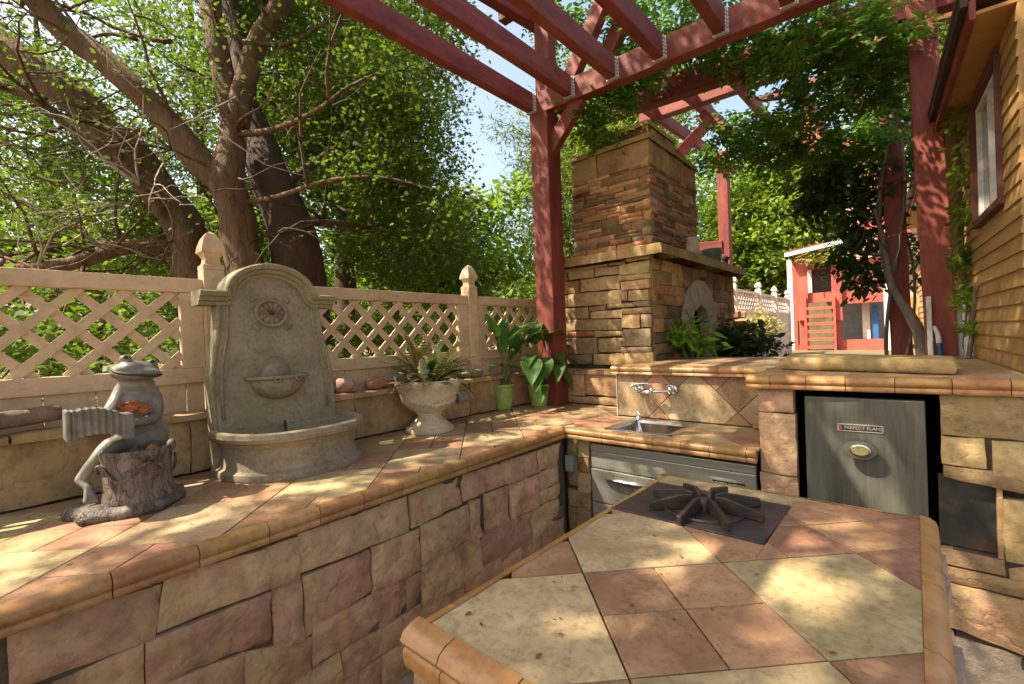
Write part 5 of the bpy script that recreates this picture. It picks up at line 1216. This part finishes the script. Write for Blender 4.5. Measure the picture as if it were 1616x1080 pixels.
# =================================================================== FIREWOOD, SHRUBS beside the fireplace
fw_ = thing('firewood_stack', 'stack of split orange firewood at the far end of the fireplace', 'firewood', (-1.9, 6.5, .8))
for i in range(46):
    y = 6.05+random.uniform(0, 1.3); zz = .86+(i % 9)*.105; x = -1.72-.1*random.random()
    a = Vector((x+.02, y, zz)); d = Vector((random.uniform(-.4, .1), random.uniform(-.5, .5), random.uniform(-.25, .25))).normalized()
    mb = MB(); mb.tube([a, a-Vector((.5, 0, 0))+d*.05], [.055, .05], 5); mb.build('log', 'firewood', fw_)
def shrub(name, label, cat, c, r, n, per, mat, size, tmpl=OVAL, spread=.16, stems=True, group=None, rise=None):
    t_ = thing(name, label, cat, (c[0], c[1], c[2]-r[2]), group)
    cs_ = ell(c, r, n, .2); Pp, Nn, sz, up = cluster_leaves(cs_, per, spread, size)
    leafmesh('foliage', Pp, Nn, sz, tmpl, mat, t_, up)
    if stems:
        mb = MB(); b0 = Vector((c[0], c[1], c[2]-r[2]-.1))
        for q in cs_[:min(n, 22)]:
            q = Vector(q); p_, r_ = smooth_path([b0, b0.lerp(q, .5)+Vector((0, 0, r[2]*.25)), q], [.012, .008, .003], 4); mb.tube(p_, r_, 5)
        mb.build('stems', 'vine_bark', t_, True)
    return t_
c = bd(1085, 530, 4.15); shrub('leafy_shrub', 'bright lime green leafy shrub in front of the fireplace arch', 'shrub', c, (.28, .28, .17), 42, 13, 'lime_leaf', (.09, .15), LANCE, .13)
c = bd(1165, 545, 5.0); shrub('flowering_shrub', 'dark green shrub with pink flowers by the firewood', 'shrub', c, (.42, .40, .24), 90, 16, 'dark_leaf', (.06, .10), OVAL, .14)
ro2 = bpy.data.objects['flowering_shrub']
for (u, v, dd) in ((1198, 541, 4.8), (1204, 545, 4.85), (1220, 543, 4.9), (1193, 548, 4.8), (1226, 540, 5.0)):
    c = bd(u, v, dd); mb = MB()
    for k_ in range(9): mb.ball(c+Vector((random.gauss(0, .022), random.gauss(0, .022), random.gauss(0, .018))), (.02, .02, .012), 6, 5)
    mb.build('flower', 'pink_petal', ro2, True)
for (u, v) in ((1200, 556), (1208, 562), (1195, 560)):
    c = bd(u, v, 4.7); mb = MB(); [mb.ball(c+Vector((random.gauss(0, .015), random.gauss(0, .015), random.gauss(0, .012))), (.012, .012, .008), 6, 5) for k_ in range(5)]; mb.build('flower', 'white_petal', ro2, True)
c = bd(1196, 520, 6.6); shrub('hanging_plant', 'reddish trailing plant spilling over the firewood stack', 'plant', c, (.25, .35, .28), 40, 12, 'roof_plant', (.05, .09), OVAL, .12)
c = ony(1300, 402, PY-.2); shrub('roof_grass', 'yellow-green tuft of plants growing on the playhouse beam', 'plant', c, (.6, .3, .3), 40, 16, 'roof_plant', (.12, .25), NEEDLE, .25, False)

# =================================================================== TREES
def visible_block(P):
    """keep foliage of the near trees left of the pergola post and out of the camera's face"""
    P = np.asarray(P); x, y, z = P[:, 0], P[:, 1], P[:, 2]-CAMZ
    az = np.degrees(np.arctan2(x, y)); hor = np.hypot(x, y); el = np.degrees(np.arctan2(z, hor))
    bad = (az > -45.5) & (az < 25) & (el < 47) & (y > 0)
    bad |= (hor < 2.6) & (z < 3.2)
    bad |= (x > -3.1) & (z < 2.3)
    bad |= (az > -46.5) & (az < -40) & (el > 18) & (el < 47) & (y > 0)
    # the limbs stand clear: most leaves hang behind them
    dep = P @ RC[2] - CAM @ RC[2]
    bad |= (az < -55) & (az > -125) & (el < 42) & (dep < 4.4)
    bad |= (az < -60) & (az > -125) & (el < 42) & (dep < 5.7) & (np.random.default_rng(3).random(len(P)) > np.where(el < 24, .04, .24))
    # open sky left of the post
    bad |= (az > -47) & (az < -40) & (el > 18) & (el < 32) & (y > 0)
    return P[~bad]
# leaf holes cut along sun rays to place flecks on counters, steel and stone
FLECK_HOLES = []  # (point lit, radius of the gap)
for (u, v, r_) in ((755, 935, .05), (770, 968, .05), (835, 893, .07), (865, 905, .05), (940, 985, .06), (875, 965, .04), (1240, 905, .09), (1290, 930, .08), (1195, 885, .06), (1100, 868, .07), (1045, 902, .04), (1225, 1000, .04), (1320, 830, .06), (1255, 850, .07), (1375, 852, .05), (1305, 800, .05), (1410, 905, .06), (1030, 990, .05),
                 (15, 885, .05), (170, 838, .06), (95, 832, .05), (255, 800, .06), (335, 772, .07), (485, 770, .07), (535, 765, .06), (640, 718, .08), (705, 702, .08), (660, 735, .06), (780, 690, .07), (735, 700, .06), (830, 682, .07), (800, 664, .06), (875, 655, .06), (925, 662, .05), (420, 790, .05), (300, 830, .05), (1100, 700, .06), (1165, 706, .06), (1120, 690, .05), (960, 672, .05)): FLECK_HOLES.append((onz(u, v, ZC), r_))
for (u, v, r_) in ((985, 622, .05), (990, 645, .04), (1120, 640, .05), (1105, 615, .04)): FLECK_HOLES.append((ony(u, v, 3.06), r_))
for (u, v, r_) in ((1030, 715, .05), (1045, 740, .05), (945, 760, .04), (960, 790, .05), (1160, 745, .04), (1300, 690, .05), (1325, 725, .05), (1385, 775, .07), (1415, 690, .03), (1220, 640, .04)): FLECK_HOLES.append((ony(u, v, 2.56), r_))
for (u, v, r_) in ((915, 350, .06), (930, 300, .05), (960, 255, .05), (905, 480, .05), (940, 550, .05)): FLECK_HOLES.append((ony(u, v, 3.6), r_))
FLECK_HOLES += [(onx(345, 720, -2.2), .06), (onx(460, 682, -2.12), .06), (onx(330, 470, -2.5), .04), (ony(870, 500, 3.23), .06), (ony(1480, 250, 4.25), .1), (ony(1485, 330, 4.25), .1), (ony(1460, 60, 4.25), .08), (onx(60, 470, -2.8), .05), (onx(1600, 250, .33), .06), (onx(1560, 430, .3), .05)]
def sunbeams(P):
    ok = np.ones(len(P), bool); d = np.array(SUN)
    for c, r_ in FLECK_HOLES:
        q = P-np.array(c); t_ = q @ d; dist = np.linalg.norm(q-t_[:, None]*d, axis=1)
        ang = np.arctan2(q[:, 0]*.7-q[:, 1]*.7, q[:, 2]); ok &= ~((t_ > .3) & (dist < r_*.85*(1.0+.35*np.sin(ang*3+r_*90))))
    return ok
def tree(name, label, limbs, ells, mat_bark, mat_leaf, per, size, tmpl, spread, ntw=26, twl=1.3, cat='tree', keep=True, grp=None, extra=None):
    b0 = limbs[0][0][0]; t_ = thing(name, label, cat, tuple(b0), grp)
    tr = MB(); base = []
    for pts, rad in limbs:
        p_, r_ = limb(tr, pts, rad); base += [q for q, rr in zip(p_, r_) if rr < .16][::2]
    o_ = tr.build('trunk', mat_bark, t_, True)
    tips = []; br = MB()
    if ntw and base: twigs(br, base, ntw, twl, .022, (0, 0, .15), 2, tips); br.build('branches', mat_bark, t_, True)['kind'] = 'stuff'
    cs_ = [ell(c, r, n, .15) for c, r, n in ells]
    # overhead leaves clumped so open gaps let distinct sun flecks through
    cs_ = [q if Vector(e[0]).z < 5.5 or not keep else np.repeat(q[::4], 5, axis=0)+RNG.normal(size=(len(q[::4])*5, 3))*np.array([.3, .3, .16]) for q, e in zip(cs_, ells)]
    cs_ = np.concatenate(cs_) if cs_ else np.zeros((0, 3))
    if keep: cs_ = visible_block(cs_)
    if tips:
        tp_ = np.array(tips); tp_ = tp_[RNG.random(len(tp_)) < .5]
        if keep: tp_ = visible_block(tp_)
        cs_ = np.concatenate([cs_, tp_])
    Pp, Nn, sz, up = cluster_leaves(cs_, per, spread, size)
    if keep: 
        ok = np.zeros(len(Pp), bool); ok[:] = True
        x, y, z = Pp[:, 0], Pp[:, 1], Pp[:, 2]-CAMZ; hor = np.hypot(x, y)
        ok &= ~((hor < 2.2) & (z < 2.9)); ok &= ~((x > -2.95) & (z < 2.2))
        ok &= sunbeams(Pp)
        dep = Pp @ RC[2] - CAM @ RC[2]; az = np.degrees(np.arctan2(x, y)); el = np.degrees(np.arctan2(z, hor))
        ok &= ~((az < -62) & (az > -82) & (el < 20) & (dep < 5.5) & (z < 5) & (RNG.random(len(Pp)) > .15))
        Pp, Nn, sz, up = Pp[ok], Nn[ok], sz[ok], up[ok]
    leafmesh('crown', Pp, Nn, sz, tmpl, mat_leaf, t_, up)
    return t_
dA, dB, dC = 4.8, 5.2, 5.6
def px(lst, d): return [bd(u, v, d if not isinstance(d, (list, tuple)) else d[i]) for i, (u, v) in enumerate(lst)]
bA = bd(392, 470, dA); bA.z = .8
A_main = [bA, bd(387, 420, dA), bd(372, 330, dA), bd(362, 285, dA), bd(366, 200, 4.85), bd(350, 110, 4.9), bd(337, 0, 5.0), bd(330, -120, 5.1), bd(300, -320, 5.2)]
A_left = [bd(364, 295, dA), bd(325, 268, 4.75), bd(290, 225, 4.7), bd(240, 160, 4.6), bd(170, 105, 4.55), bd(90, 35, 4.5), bd(20, -50, 4.3), bd(-150, -250, 4.0)]
A_right = [bd(372, 200, 4.85), bd(385, 130, 4.85), bd(410, 60, 4.8), bd(445, 0, 4.75), bd(500, -120, 4.6), bd(560, -330, 4.2)]
A_br = [bd(376, 212, 4.8), bd(430, 205, 4.6), bd(500, 175, 4.4), bd(550, 138, 4.3), bd(620, 105, 4.2)]
A_br2 = [bd(385, 320, 4.8), bd(440, 310, 4.6), bd(520, 285, 4.4), bd(600, 280, 4.3), bd(690, 300, 4.2)]
tree('maple_tree', 'forked maple with a smooth brown trunk rising directly behind the arched fountain', [(A_main, [.24, .19, .17, .175, .125, .115, .105, .09, .05]), (A_left, [.13, .135, .135, .125, .12, .115, .10, .05]), (A_right, [.12, .11, .10, .09, .07, .04]), (A_br, [.035, .03, .024, .016, .003]), (A_br2, [.03, .026, .02, .013, .003])],
     [((-4.9, 1.2, 6.0), (3.0, 3.0, 1.5), 110), ((-3.6, -1.2, 6.0), (2.2, 2.6, 1.1), 130), ((-5.0, 2.6, 3.5), (1.5, 1.1, .9), 62), ((-4.6, 2.6, 4.4), (1.5, 1.3, .9), 58), ((-2.2, 1.1, 6.8), (1.7, 2.0, .9), 150)], 'bark', 'maple_leaf', 78, (.036, .064), MAPLE, .46, 24, 1.3)  # last crown patch: added overhead, out of view, to shade the house wall
bB = bd(475, 470, dB); bB.z = .8
B_main = [bB, bd(468, 410, dB), bd(447, 330, dB), bd(425, 270, dB), bd(405, 220, 5.3), bd(392, 150, 5.4), bd(375, 60, 5.5), bd(340, -60, 5.6), bd(300, -260, 5.8)]
B_r = [bd(466, 370, dB), bd(485, 350, 5.1), bd(530, 352, 5.0), bd(600, 362, 4.9), bd(670, 372, 4.8)]
B_r2 = [bd(440, 300, 5.2), bd(520, 240, 5.3), bd(600, 190, 5.4), bd(680, 120, 5.6)]
tree('maple_tree', 'thick dark-trunked maple leaning left beside the forked one', [(B_main, [.38, .27, .24, .21, .18, .15, .14, .11, .06]), (B_r, [.07, .05, .036, .02, .003]), (B_r2, [.05, .036, .02, .003])],
     [((-5.9, 4.5, 4.5), (2.0, 1.8, 1.8), 130), ((-6.4, 3.2, 6.5), (2.6, 2.4, 1.6), 85), ((-5.6, 4.2, 3.0), (1.3, 1.1, .7), 70)], 'dark_bark', 'maple_leaf', 78, (.036, .066), MAPLE, .5, 26, 1.4)
bC = bd(322, 480, dC); bC.z = .8
C_main = [bC, bd(310, 420, dC), bd(270, 330, dC), bd(205, 245, 5.5), bd(140, 180, 5.4), bd(60, 110, 5.3), bd(-20, 60, 5.2), bd(-200, -60, 5.0)]
C_low = [bd(310, 408, dC), bd(250, 390, 5.4), bd(190, 392, 5.2), bd(120, 415, 5.0), bd(40, 425, 4.9), bd(-60, 430, 4.8)]
C_mid = [bd(290, 375, dC), bd(230, 300, 5.2), bd(140, 225, 5.0), bd(60, 160, 4.9), bd(0, 135, 4.8), bd(-90, 100, 4.8)]
tree('maple_tree', 'leaning maple with low horizontal limb over the fence left of the fountain', [(C_main, [.30, .24, .21, .20, .19, .18, .17, .10]), (C_low, [.12, .085, .08, .075, .07, .05]), (C_mid, [.06, .05, .05, .05, .045, .03])],
     [((-6.4, .1, 3.2), (1.6, 1.7, 1.1), 150), ((-6.2, .2, 4.6), (2.2, 2.2, 1.4), 150), ((-5.0, -1.8, 4.6), (1.8, 1.8, 1.2), 35), ((-5.1, -2.9, 6.0), (1.9, 1.6, 1.1), 190)], 'bark', 'maple_leaf', 78, (.036, .064), MAPLE, .46, 40, 1.5)  # last crown patch: thickened out of view to shade the counter's left end
lb = MB()
for i in range(12):
    u0, v0 = random.uniform(-20, 420), random.uniform(60, 400); du, dv = random.choice((-1, 1))*random.uniform(120, 260), random.uniform(-110, 70); dd = random.uniform(4.7, 5.8)
    p_, r_ = smooth_path([bd(u0, v0, dd), bd(u0+du*.35, v0+dv*.2+random.uniform(-15, 25), dd+.1), bd(u0+du*.7, v0+dv*.6+random.uniform(-15, 15), dd), bd(u0+du, v0+dv, dd-.2)], [.026, .021, .014, .005], 5)
    p_ = [q+Vector((noise.noise(q*4), noise.noise(q*4+Vector((5, 0, 0))), noise.noise(q*4+Vector((0, 5, 0)))))*.04 for q in p_]; lb.tube(p_, r_, 6); twigs(lb, p_[6:], 4, .6, .008, (0, 0, .2), 1)
o = lb.build('bough_tangle', 'bark', None, True); tag(o, 'tangle of thin brown boughs crossing between the maple limbs', 'branch', kind='stuff')
# bare grey dead twigs in front of the leaning maple
dt = MB(); bp = [bd(60+40*i, 420-32*i, 4.6) for i in range(9)]
twigs(dt, bp, 16, 1.0, .011, (-.3, -.3, .3), 2)
o = dt.build('dead_branch', 'twig_grey', None, True); tag(o, 'tangle of bare grey dead twigs hanging among the maple limbs', 'branch')
# slim dark trunk further back
bD = bd(550, 470, 8); bD.z = .8
tree('cedar_tree', 'slim dark trunk with dense leaves standing back from the fence behind the urn', [([bD, bd(548, 420, 8), bd(545, 350, 8), bd(535, 250, 8), bd(530, 120, 8), bd(530, 0, 8)], [.22, .17, .15, .12, .08, .03])],
     [((bd(560, 250, 8.3)), (1.6, 1.6, 1.6), 120), ((bd(620, 380, 8.6)), (1.5, 1.3, .8), 90)], 'dark_bark', 'far_leaf', 26, (.10, .16), OVAL, .5, 14, 1.4)
# behind the fence: brush seen through the lattice
for i, (x, y, z, rx, ry, rz, n_, mt_, lab) in enumerate([(-4.3, -.2, 1.5, .6, 1.0, .55, 60, 'maple_leaf', 'shady green undergrowth behind the lattice left of the fountain'), (-4.4, 1.6, 1.35, .6, .8, .5, 50, 'maple_leaf', 'low green brush behind the fence just past the fountain'), (-4.6, 3.4, 1.5, .8, 1.1, .6, 90, 'sunny_leaf', 'sunlit green bush behind the fence by the urn'), (-4.7, 5.6, 1.5, .8, 1.0, .75, 90, 'sunny_leaf', 'pale green bush behind the last fence panel')]):
    shrub('fence_shrub', lab, 'shrub', (x, y, z), (rx, ry, rz), n_, 48, mt_, (.04, .075), MAPLE if mt_ == 'maple_leaf' else OVAL, .3)
# sunlit trees beyond
def bgtree(label, u, v, dep, r, n_, per, mat, size, tmpl=OVAL, spread=.6, h=None, name='background_tree', keep=False):
    c = bd(u, v, dep); b = Vector((c.x, c.y, .6)); top = Vector((c.x, c.y, c.z+r[2]*.6))
    lim = [([b, b.lerp(top, .4)+Vector((.15, .1, 0)), b.lerp(top, .75)+Vector((-.1, .1, 0)), top], [.2, .16, .1, .03])]
    return tree(name, label, lim, [(c, r, n_)], 'dark_bark', mat, per, size, tmpl, spread, 10, max(r)*.8, keep=keep, grp=None)
bgtree('yellow-green conifer standing between the red post and the chimney', 885, 330, 12, (1.5, 1.4, 2.9), 420, 34, 'pine_leaf', (.12, .24), NEEDLE, .5)
bgtree('sunlit leafy tree behind the fence post by the pergola', 690, 400, 11, (2.4, 2.0, 1.6), 240, 26, 'sunny_leaf', (.12, .2))
bgtree('bright green tree seen over the fireplace mantel', 1185, 370, 24, (4.2, 3.0, 3.8), 460, 28, 'sunny_leaf', (.2, .36), OVAL, .8)
bgtree('bright bushy tree behind the playhouse roof', 1285, 320, 28, (5.0, 3, 5.0), 400, 26, 'sunny_leaf', (.25, .42), OVAL, .9)
bgtree('tall green tree rising behind the chimney top', 985, 200, 31, (4.5, 4, 5.0), 380, 28, 'sunny_leaf', (.28, .46), OVAL, 1.0)
bgtree('tall hazy conifer at the edge of the sky gap', 925, 270, 23, (2.3, 2.3, 6.0), 300, 28, 'pine_leaf', (.2, .38), NEEDLE, .8)
bgtree('green tree over the house eave beyond the pergola', 1500, 60, 14, (2.6, 2.2, 2.6), 220, 24, 'far_leaf', (.14, .24), OVAL, .6)
bgtree('dark leafy tree deep behind the leaning maple', 130, 320, 10, (2.6, 3.0, 2.0), 150, 40, 'far_leaf', (.075, .125), OVAL, .55)
bgtree('dense green tree deep behind the forked maple', 420, 220, 11.5, (2.6, 2.6, 2.2), 95, 40, 'far_leaf', (.08, .14), OVAL, .55)
bgtree('tall green tree beyond the crown of the thick maple', 600, 170, 13, (2.2, 2.2, 3.2), 95, 40, 'far_leaf', (.09, .15), OVAL, .55)
bgtree('tall shady tree closing the view above the leaning maple', 60, 120, 9.5, (2.8, 3.4, 2.2), 150, 44, 'maple_leaf', (.06, .10), OVAL, .55)
bgtree('shady green tree between the two maple trunks', 300, 60, 10.5, (2.4, 2.6, 2.2), 120, 44, 'maple_leaf', (.06, .10), OVAL, .55)
bgtree('low sunlit thicket tree seen below the maple boughs', 330, 400, 9.5, (2.8, 3.0, .9), 220, 26, 'sunny_leaf', (.11, .18), OVAL, .5)
# far wooded slope
k_ = 2600; az = np.radians(RNG.uniform(-125, 30, k_)); rr = RNG.uniform(26, 40, k_); cs_ = np.stack([np.sin(az)*rr, np.cos(az)*rr, .5+(rr-26)*.35+RNG.random(k_)*3.6], 1)
Pp, Nn, sz, up = cluster_leaves(cs_, 16, 1.0, (.35, .6))
o = leafmesh('far_wood', Pp, Nn, sz, OVAL, 'far_leaf', None, up, 'stuff'); tag(o, 'far green wooded hillside beyond the gardens', 'wood')
# unseen tree added behind the camera so its crown dapples the patio
bS = Vector((-5.2, -5.5, 0)); 
tree('shade_tree', 'unseen broad maple added behind the camera to shade the patio', [([bS, Vector((-5.1, -5.4, 2)), Vector((-4.8, -5.0, 4)), Vector((-4.4, -4.2, 6)), Vector((-4, -3.6, 8))], [.32, .26, .2, .12, .04]), ([Vector((-4.9, -5.1, 3.4)), Vector((-3.6, -3.8, 5)), Vector((-2.2, -2.4, 6))], [.13, .09, .03])],
     [((-3.2, -3.6, 6.6), (3.2, 2.4, 1.2), 165), ((-1.4, -2.2, 6.4), (1.8, 1.8, .8), 25)], 'bark', 'maple_leaf', 60, (.045, .075), MAPLE, .44, 20, 1.6)

# =================================================================== VINE on the pergola
vn = thing('climbing_vine', 'green climbing vine twining up the red posts and draping over the pergola beams', 'vine', (-.05, 5.1, .8))
vs_ = MB()
for ph_, rad, r0 in ((0, .11, .022), (2.2, .10, .016), (4.1, .12, .012)):
    pts = []
    for i in range(26):
        t = i/25; a = ph_+t*6.5; pts.append(Vector((-.08-.05*t+rad*math.cos(a)*(1-.2*t), 5.2-.02+rad*math.sin(a)*.9, .75+3.3*t)))
    vs_.tube(pts, [r0*(1-.4*i/25) for i in range(26)], 7)
p_, r_ = smooth_path([Vector((.06, 4.95, .75)), ony(1455, 545, 4.9), ony(1437, 500, 4.9), ony(1418, 470, 4.95), ony(1405, 440, 5.0), ony(1395, 380, 5.1), ony(1380, 330, 5.0)], [.05, .045, .04, .03, .025, .02, .012], 6); vs_.tube(p_, r_, 9)
twb = [(-.1+random.uniform(-.2, .2), 5.1+random.uniform(-.2, .2), random.uniform(1.8, 4.0)) for _ in range(20)]
twigs(vs_, twb, 26, .8, .007, (-.5, -.2, .1), 1)
for (y0, zz) in ((YP+.08, 3.98), (YP+.2, 4.05), (5.25, 4.22)):
    pts = [Vector((.2-2.6*i/16, y0+.12*math.sin(i*1.3), zz+.06*math.sin(i*.9))) for i in range(17)]; vs_.tube(pts, [.016-.0006*i for i in range(17)], 6)
vs_.build('stems', 'vine_bark', vn, True)
def pinnate(cl, mat, name, lsz=(.045, .07), Lr=(.16, .26), hang=.5):
    """compound leaves: cl = list of (centre, radii, count)"""
    PP, NN, SS, UU = [], [], [], []
    for c, r, n_ in cl:
        cs_ = ell(c, r, n_, .2)
        for q in cs_:
            d = RNG.normal(size=3); d[2] = d[2]*.5-hang; d /= np.linalg.norm(d); s_ = np.cross(d, [0, 0, 1.0]); s_ /= np.linalg.norm(s_)+1e-6; nn_ = np.cross(s_, d); L_ = RNG.uniform(*Lr); z_ = RNG.uniform(*lsz)
            for k in range(5):
                p_ = q+d*L_*(.25+.75*k/4)
                for sg in (-1, 1):
                    PP.append(p_); NN.append(nn_+RNG.normal(size=3)*.25); SS.append(z_*(1.1-.1*k)); UU.append(s_*sg+d*.45+np.array([0, 0, -.25]))
            PP.append(q+d*L_); NN.append(nn_); SS.append(z_); UU.append(d)
    return leafmesh(name, np.array(PP), np.array(NN), np.array(SS), OVAL, mat, vn, np.array(UU))
def V(u, v, dep, r, n_): return (tuple(bd(u, v, dep)), r, n_)
pinnate([V(965, 130, 4.1, (.30, .25, .22), 130), V(935, 185, 4.0, (.16, .2, .2), 60), V(1000, 100, 4.1, (.35, .3, .2), 90), V(955, 205, 3.9, (.12, .12, .06), 18),
         V(1100, 55, 3.9, (.4, .3, .12), 90), V(1170, 75, 3.8, (.35, .35, .14), 90), V(1180, 205, 4.4, (.35, .3, .22), 130), V(1130, 235, 4.6, (.25, .25, .2), 60), V(1235, 180, 3.7, (.28, .3, .25), 75), V(1285, 225, 4.0, (.28, .3, .16), 55), V(1225, 235, 4.0, (.25, .3, .14), 60),
         V(1240, 70, 3.6, (.35, .35, .22), 115), V(1320, 110, 3.5, (.25, .3, .24), 105), V(1350, 60, 3.3, (.3, .3, .2), 100), V(1300, 200, 3.9, (.25, .3, .22), 50), V(1400, 110, 3.4, (.16, .2, .3), 100), V(1380, 190, 3.9, (.2, .2, .25), 50),
         V(1400, 175, 4.2, (.18, .2, .25), 70), V(1320, 235, 4.1, (.25, .25, .15), 70), V(1425, 60, 3.6, (.15, .2, .2), 50), V(1130, 20, 3.5, (.5, .5, .12), 80), V(1000, 30, 4.0, (.5, .4, .15), 90), V(1300, 10, 3.3, (.5, .5, .12), 80), V(885, 40, 4.4, (.35, .35, .25), 60)], 'vine_leaf', 'foliage')
Pc = []
for (u, v, dep, r, n_) in ((1285, 300, 4.2, (.16, .2, .2), 24), (1330, 285, 4.2, (.34, .25, .27), 60), (1365, 340, 4.3, (.25, .22, .34), 60), (1300, 320, 4.2, (.2, .2, .18), 26), (1350, 400, 4.3, (.22, .2, .22), 30), (1365, 445, 4.3, (.16, .15, .16), 20), (1440, 250, 4.6, (.15, .2, .45), 26), (1440, 400, 4.6, (.1, .15, .35), 14), (1400, 230, 4.3, (.2, .2, .25), 26)): Pc.append(ell(tuple(bd(u, v, dep)), r, n_, .15))
Pp, Nn, sz, up = cluster_leaves(np.concatenate(Pc), 11, .14, (.06, .10)); up[:, 2] -= .12
leafmesh('broad_foliage', Pp, Nn, sz, OVAL, 'dark_leaf', vn, up)
hv = thing('house_creeper', 'sprays of green creeper hanging beside the clapboard house corner', 'vine', (.2, 4.4, .75))
Pc = [ell(tuple(bd(u, v, dep)), r, n_, .1) for (u, v, dep, r, n_) in ((1518, 145, 2.75, (.04, .12, .05), 8), (1512, 190, 2.85, (.03, .12, .08), 10), (1520, 270, 2.85, (.03, .12, .18), 16), (1524, 340, 2.85, (.03, .12, .14), 14), (1520, 405, 2.9, (.035, .12, .16), 20), (1526, 470, 2.9, (.035, .12, .14), 16), (1533, 508, 2.8, (.03, .08, .06), 8))]
Pp, Nn, sz, up = cluster_leaves(np.concatenate(Pc), 9, .06, (.03, .055)); leafmesh('foliage', Pp, Nn, sz, OVAL, 'sunny_leaf', hv, up)
mb = MB(); p_, r_ = smooth_path([Vector((.2, 4.45, .75)), bd(1526, 480, 3.0), bd(1519, 400, 2.95), bd(1523, 300, 2.9), bd(1514, 180, 2.9)], [.008, .007, .006, .005, .003]); mb.tube(p_, r_, 6); mb.build('stem', 'vine_bark', hv, True)

# =================================================================== fallen petals and leaf litter on the tiles
PP = []
for _ in range(150):
    r_ = random.random()
    if r_ < .45: PP.append((random.uniform(-2.62, -1.8), random.uniform(-.1, 3.3), ZC+.003))
    elif r_ < .6: PP.append((random.uniform(-2.63, -2.5), random.uniform(-.1, 3.3), ZC+.003))
    elif r_ < .8: PP.append((random.uniform(-.75, -.03), random.uniform(.65, 1.35), ZC+.003))
    elif r_ < .9: PP.append((random.uniform(-1.02, -.66), random.uniform(2.9, 3.03), ZC+.003))
    else: PP.append((random.uniform(-2.6, -1.8), random.uniform(3.25, 3.4), ZC+.003))
PP = np.array(PP); N_ = RNG.normal(size=(len(PP), 3))*.15; N_[:, 2] += 1
o = leafmesh('leaf_litter', PP, N_, RNG.uniform(.006, .02, len(PP)), OVAL, 'dry_fern', None, None, 'stuff'); tag(o, 'dry petals and leaf scraps scattered over the tiled counters', 'litter')
